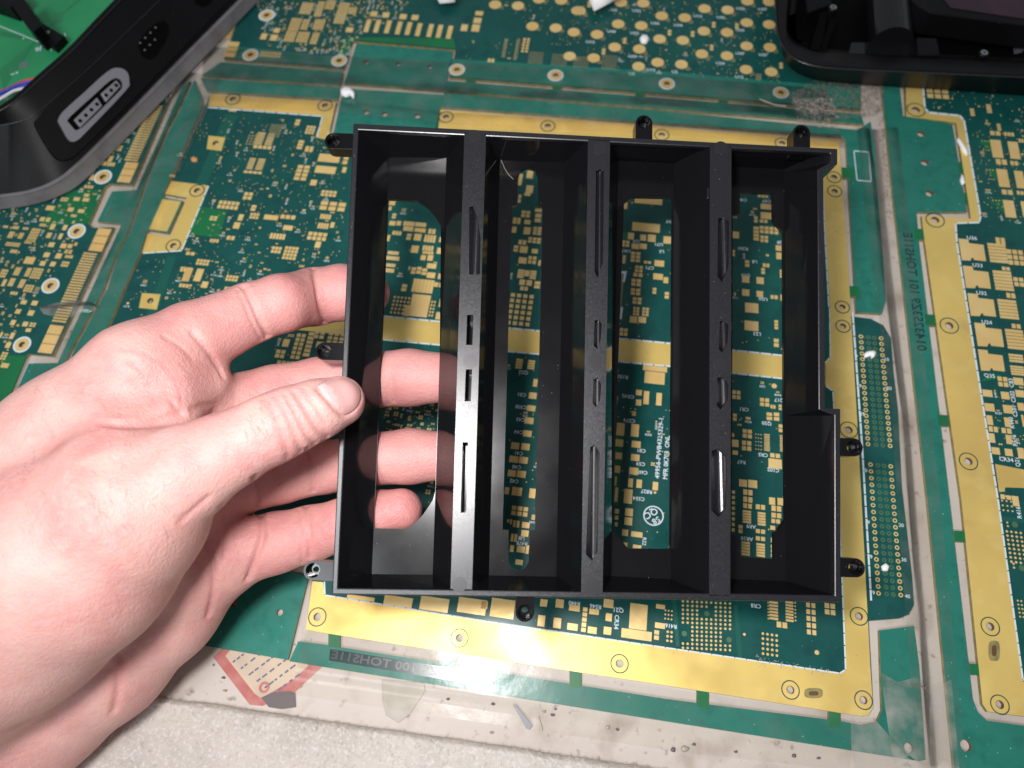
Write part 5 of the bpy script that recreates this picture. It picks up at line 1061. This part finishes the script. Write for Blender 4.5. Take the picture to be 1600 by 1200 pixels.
# ================================================================ crumbs and scraps
def crumb(name, pts, z0, z1, m, label, cat, grp=None):
    mb = MB(); P = [at(*p, z1) for p in pts]; n = len(P); cx = sum(p[0] for p in P) / n; cy = sum(p[1] for p in P) / n
    vs = [(x, y, z0) for x, y in P] + [(x, y, z0 + (z1 - z0) * .6) for x, y in P] + [(cx + (x - cx) * .6, cy + (y - cy) * .6, z1) for x, y in P]
    mb.add(vs, [(j, (j + 1) % n, n + (j + 1) % n, n + j) for j in range(n)] + [(n + j, n + (j + 1) % n, 2 * n + (j + 1) % n, 2 * n + j) for j in range(n)] + [tuple(range(2 * n, 3 * n))])
    return tag(mb.build(name, m, None, True), label, cat, grp)
TB = ZB + .0004
crumb('plastic_crumb', [(1352, 552), (1355, 548), (1366, 546), (1371, 549), (1368, 556), (1364, 558), (1362, 554), (1353, 557)], TB, TB + .0016, 'white', 'white plastic chip lying on the upper end of the pin field', 'chip', 'white chips')
crumb('plastic_crumb', [(1379, 884), (1385, 879), (1391, 884), (1388, 892), (1381, 891)], TB, TB + .0014, 'white', 'small white chip on the lower end of the pin field', 'chip', 'white chips')
crumb('plastic_crumb', [(1000, 57), (1004, 52), (1011, 52), (1015, 58), (1010, 64), (1003, 63)], ZB, ZB + .002, 'white', 'white blob among the round gold pads of the top board', 'chip', 'white chips')
crumb('plastic_crumb', [(531, 138), (537, 133), (546, 134), (553, 141), (551, 150), (546, 144), (539, 147), (532, 144)], TB + .0008, TB + .0030, 'white', 'white glue lump at the joint beside the upper tab', 'chip', 'white chips')
crumb('plastic_crumb', [(1503, 270), (1506, 273), (1509, 285), (1505, 287), (1502, 280)], ZB, ZB + .0012, 'white', 'white sliver at the tab edge of the right board', 'chip', 'white chips')
crumb('plastic_crumb', [(1497, 212), (1502, 218), (1514, 236), (1512, 241), (1505, 232), (1497, 218)], ZB, ZB + .0012, 'paper', 'long white sliver lying over the gold margin by the tab', 'chip', 'white chips')
crumb('copper_crumb', [(297, 246), (302, 243), (308, 246), (306, 251), (299, 251)], ZB, ZB + .001, mat('copper', (.55, .26, .10), .5), 'small copper coloured crumb on the main board near the left joint', 'crumb')
crumb('paper_block', [(918, -30), (955, -50), (972, -26), (930, -4)], .006, .014, 'paper', 'white block standing out at the top edge, right of the middle', 'block')
crumb('paper_block', [(668, -45), (712, -45), (708, -18), (684, -16)], .006, .014, 'paper', 'white block just showing at the top edge, left of the middle', 'block')
wire = MB(); wire.tube([(*at(p[0], p[1], BT + .0012), BT + .0012) for p in dense([(1187, 155), (1200, 160), (1212, 164), (1228, 166)])], .0003, 6)
tag(wire.build('cut_strand', 'brownt'), 'pale loose strand lying on the tape near the case half', 'strand')
rg = random.Random(21); k = 0
spots = [(700, 1092, 4), (770, 1100, 4), (850, 1112, 4), (863, 1117, 5), (868, 1108, 3), (950, 1137, 5), (965, 1140, 4), (1052, 1172, 7), (1070, 1170, 9), (1085, 1163, 4), (1150, 1175, 4), (1280, 1185, 4), (348, 1059, 4), (350, 1079, 4), (768, 1145, 5), (1242, 1181, 5)]
for (px, py, s_) in spots:
    n = 7; P = [(px + s_ * rg.uniform(.5, 1) * math.cos(2 * math.pi * i / n), py + s_ * .7 * rg.uniform(.5, 1) * math.sin(2 * math.pi * i / n)) for i in range(n)]
    crumb('dirt_crumb', P, .0001, .0009, rg.choice(['smear', 'smear', 'brownt']), 'dark speck of dirt on the pale bench in front of the boards', 'dirt', 'dirt specks on the bench')
gr = MB(); gr.slab([at(*p, .0008) for p in [(801, 1101), (806, 1102), (832, 1134), (827, 1140), (822, 1138)]], [], .0001, .0012); tag(gr.build('metal_strip', 'bezel'), 'grey plastic sliver on the bench in front of the boards', 'sliver')
gr = MB(); gr.tube([(*at(841, 1120, .0006), .0006), (*at(847, 1141, .0006), .0006)], .0003, 6); tag(gr.build('wood_splinter', 'brownt'), 'thin brown splinter on the bench in front of the boards', 'splinter')
# grey dust and glue in the upper right joint
def dust(poly, n, m, label, seed, zb=BT):
    rd = random.Random(seed); mb = MB(); xs_ = [p[0] for p in poly]; ys_ = [p[1] for p in poly]
    for _ in range(n):
        px, py = rd.uniform(min(xs_), max(xs_)), rd.uniform(min(ys_), max(ys_))
        if not inside((px, py), poly): continue
        x, y = at(px, py); a = rd.uniform(0, 6.28); L = rd.uniform(.0002, .0010)
        mb.tube([(x, y, zb), (x + L * math.cos(a), y + L * math.sin(a), zb + rd.uniform(0, .0004))], rd.uniform(.00004, .00013), 4, 0, False)
    return tag(mb.build('dust', m), label, 'dust', None, 'stuff')
MT['dustm'] = mat('brown_dust', (.22, .165, .13), .9); MT['dustl'] = mat('grey_dust', (.42, .38, .34), .9)
dust([(1232, 150), (1270, 128), (1380, 130), (1378, 180), (1300, 190), (1240, 172)], 2600, 'dustm', 'brown dust and lint under the corner of the case half', 1)
dust([(1240, 155), (1300, 155), (1310, 185), (1280, 200), (1245, 190)], 1100, 'dustl', 'grey lint on the tape near the case half', 2)
dust([(1374, 170), (1392, 200), (1402, 330), (1398, 350), (1385, 330), (1374, 200)], 500, 'dustm', 'dirt in the gap beside the right board', 3, .0006)
dust([(220, 150), (270, 120), (285, 130), (262, 160), (225, 165)], 600, 'dustl', 'glue and lint under the black device', 4)
dust([(1180, 1025), (1320, 1052), (1318, 1058), (1180, 1040)], 260, 'dustl', 'grey lint along the lower gold margin', 5, ZB)
dust([(283, 170), (290, 172), (250, 260), (205, 380), (195, 378), (238, 258)], 420, 'dustm', 'brown dirt in the slanting joint left of the tray', 7, .0012)
for k_, pl_ in enumerate(([(321, 166), (326, 168), (270, 290), (222, 398), (160, 540), (154, 538), (214, 396)], [(262, 160), (268, 162), (212, 300), (205, 296)], [(176, 360), (186, 362), (92, 566), (84, 560)])):  # brown fibres darken the open gaps: dirt plus painted shade
    dust(pl_, 500, 'dustm', ('brown grime and painted gap shade along the left edge of the main board', 'brown grime and painted gap shade beside the upper gold contacts of the left board', 'brown grime and painted gap shade beside the lower gold contacts of the left board')[k_], 30 + k_, .0004)
dust([(320, 118), (530, 134), (530, 139), (320, 124)], 380, 'dustm', 'brown dirt in the horizontal joint above the tray', 8, .0012)
dust([(1376, 1052), (1400, 1066), (1448, 1070), (1448, 1076), (1398, 1072)], 140, 'dustm', 'dirt along a tape edge on the lower right board corner', 6)
# one stray hair in the second bay
hm = MB(); hm.tube([np.array(TO) + ex * FP(px, py, dz)[0] + ey * FP(px, py, dz)[1] - en * dz for px, py, dz in ((783, 250, .012), (788, 262, .010), (794, 272, .009), (802, 280, .010))], .00009, 5); tag(hm.build('stray_hair', 'brownt'), 'short stray fibre in the second bay of the tray', 'fibre')
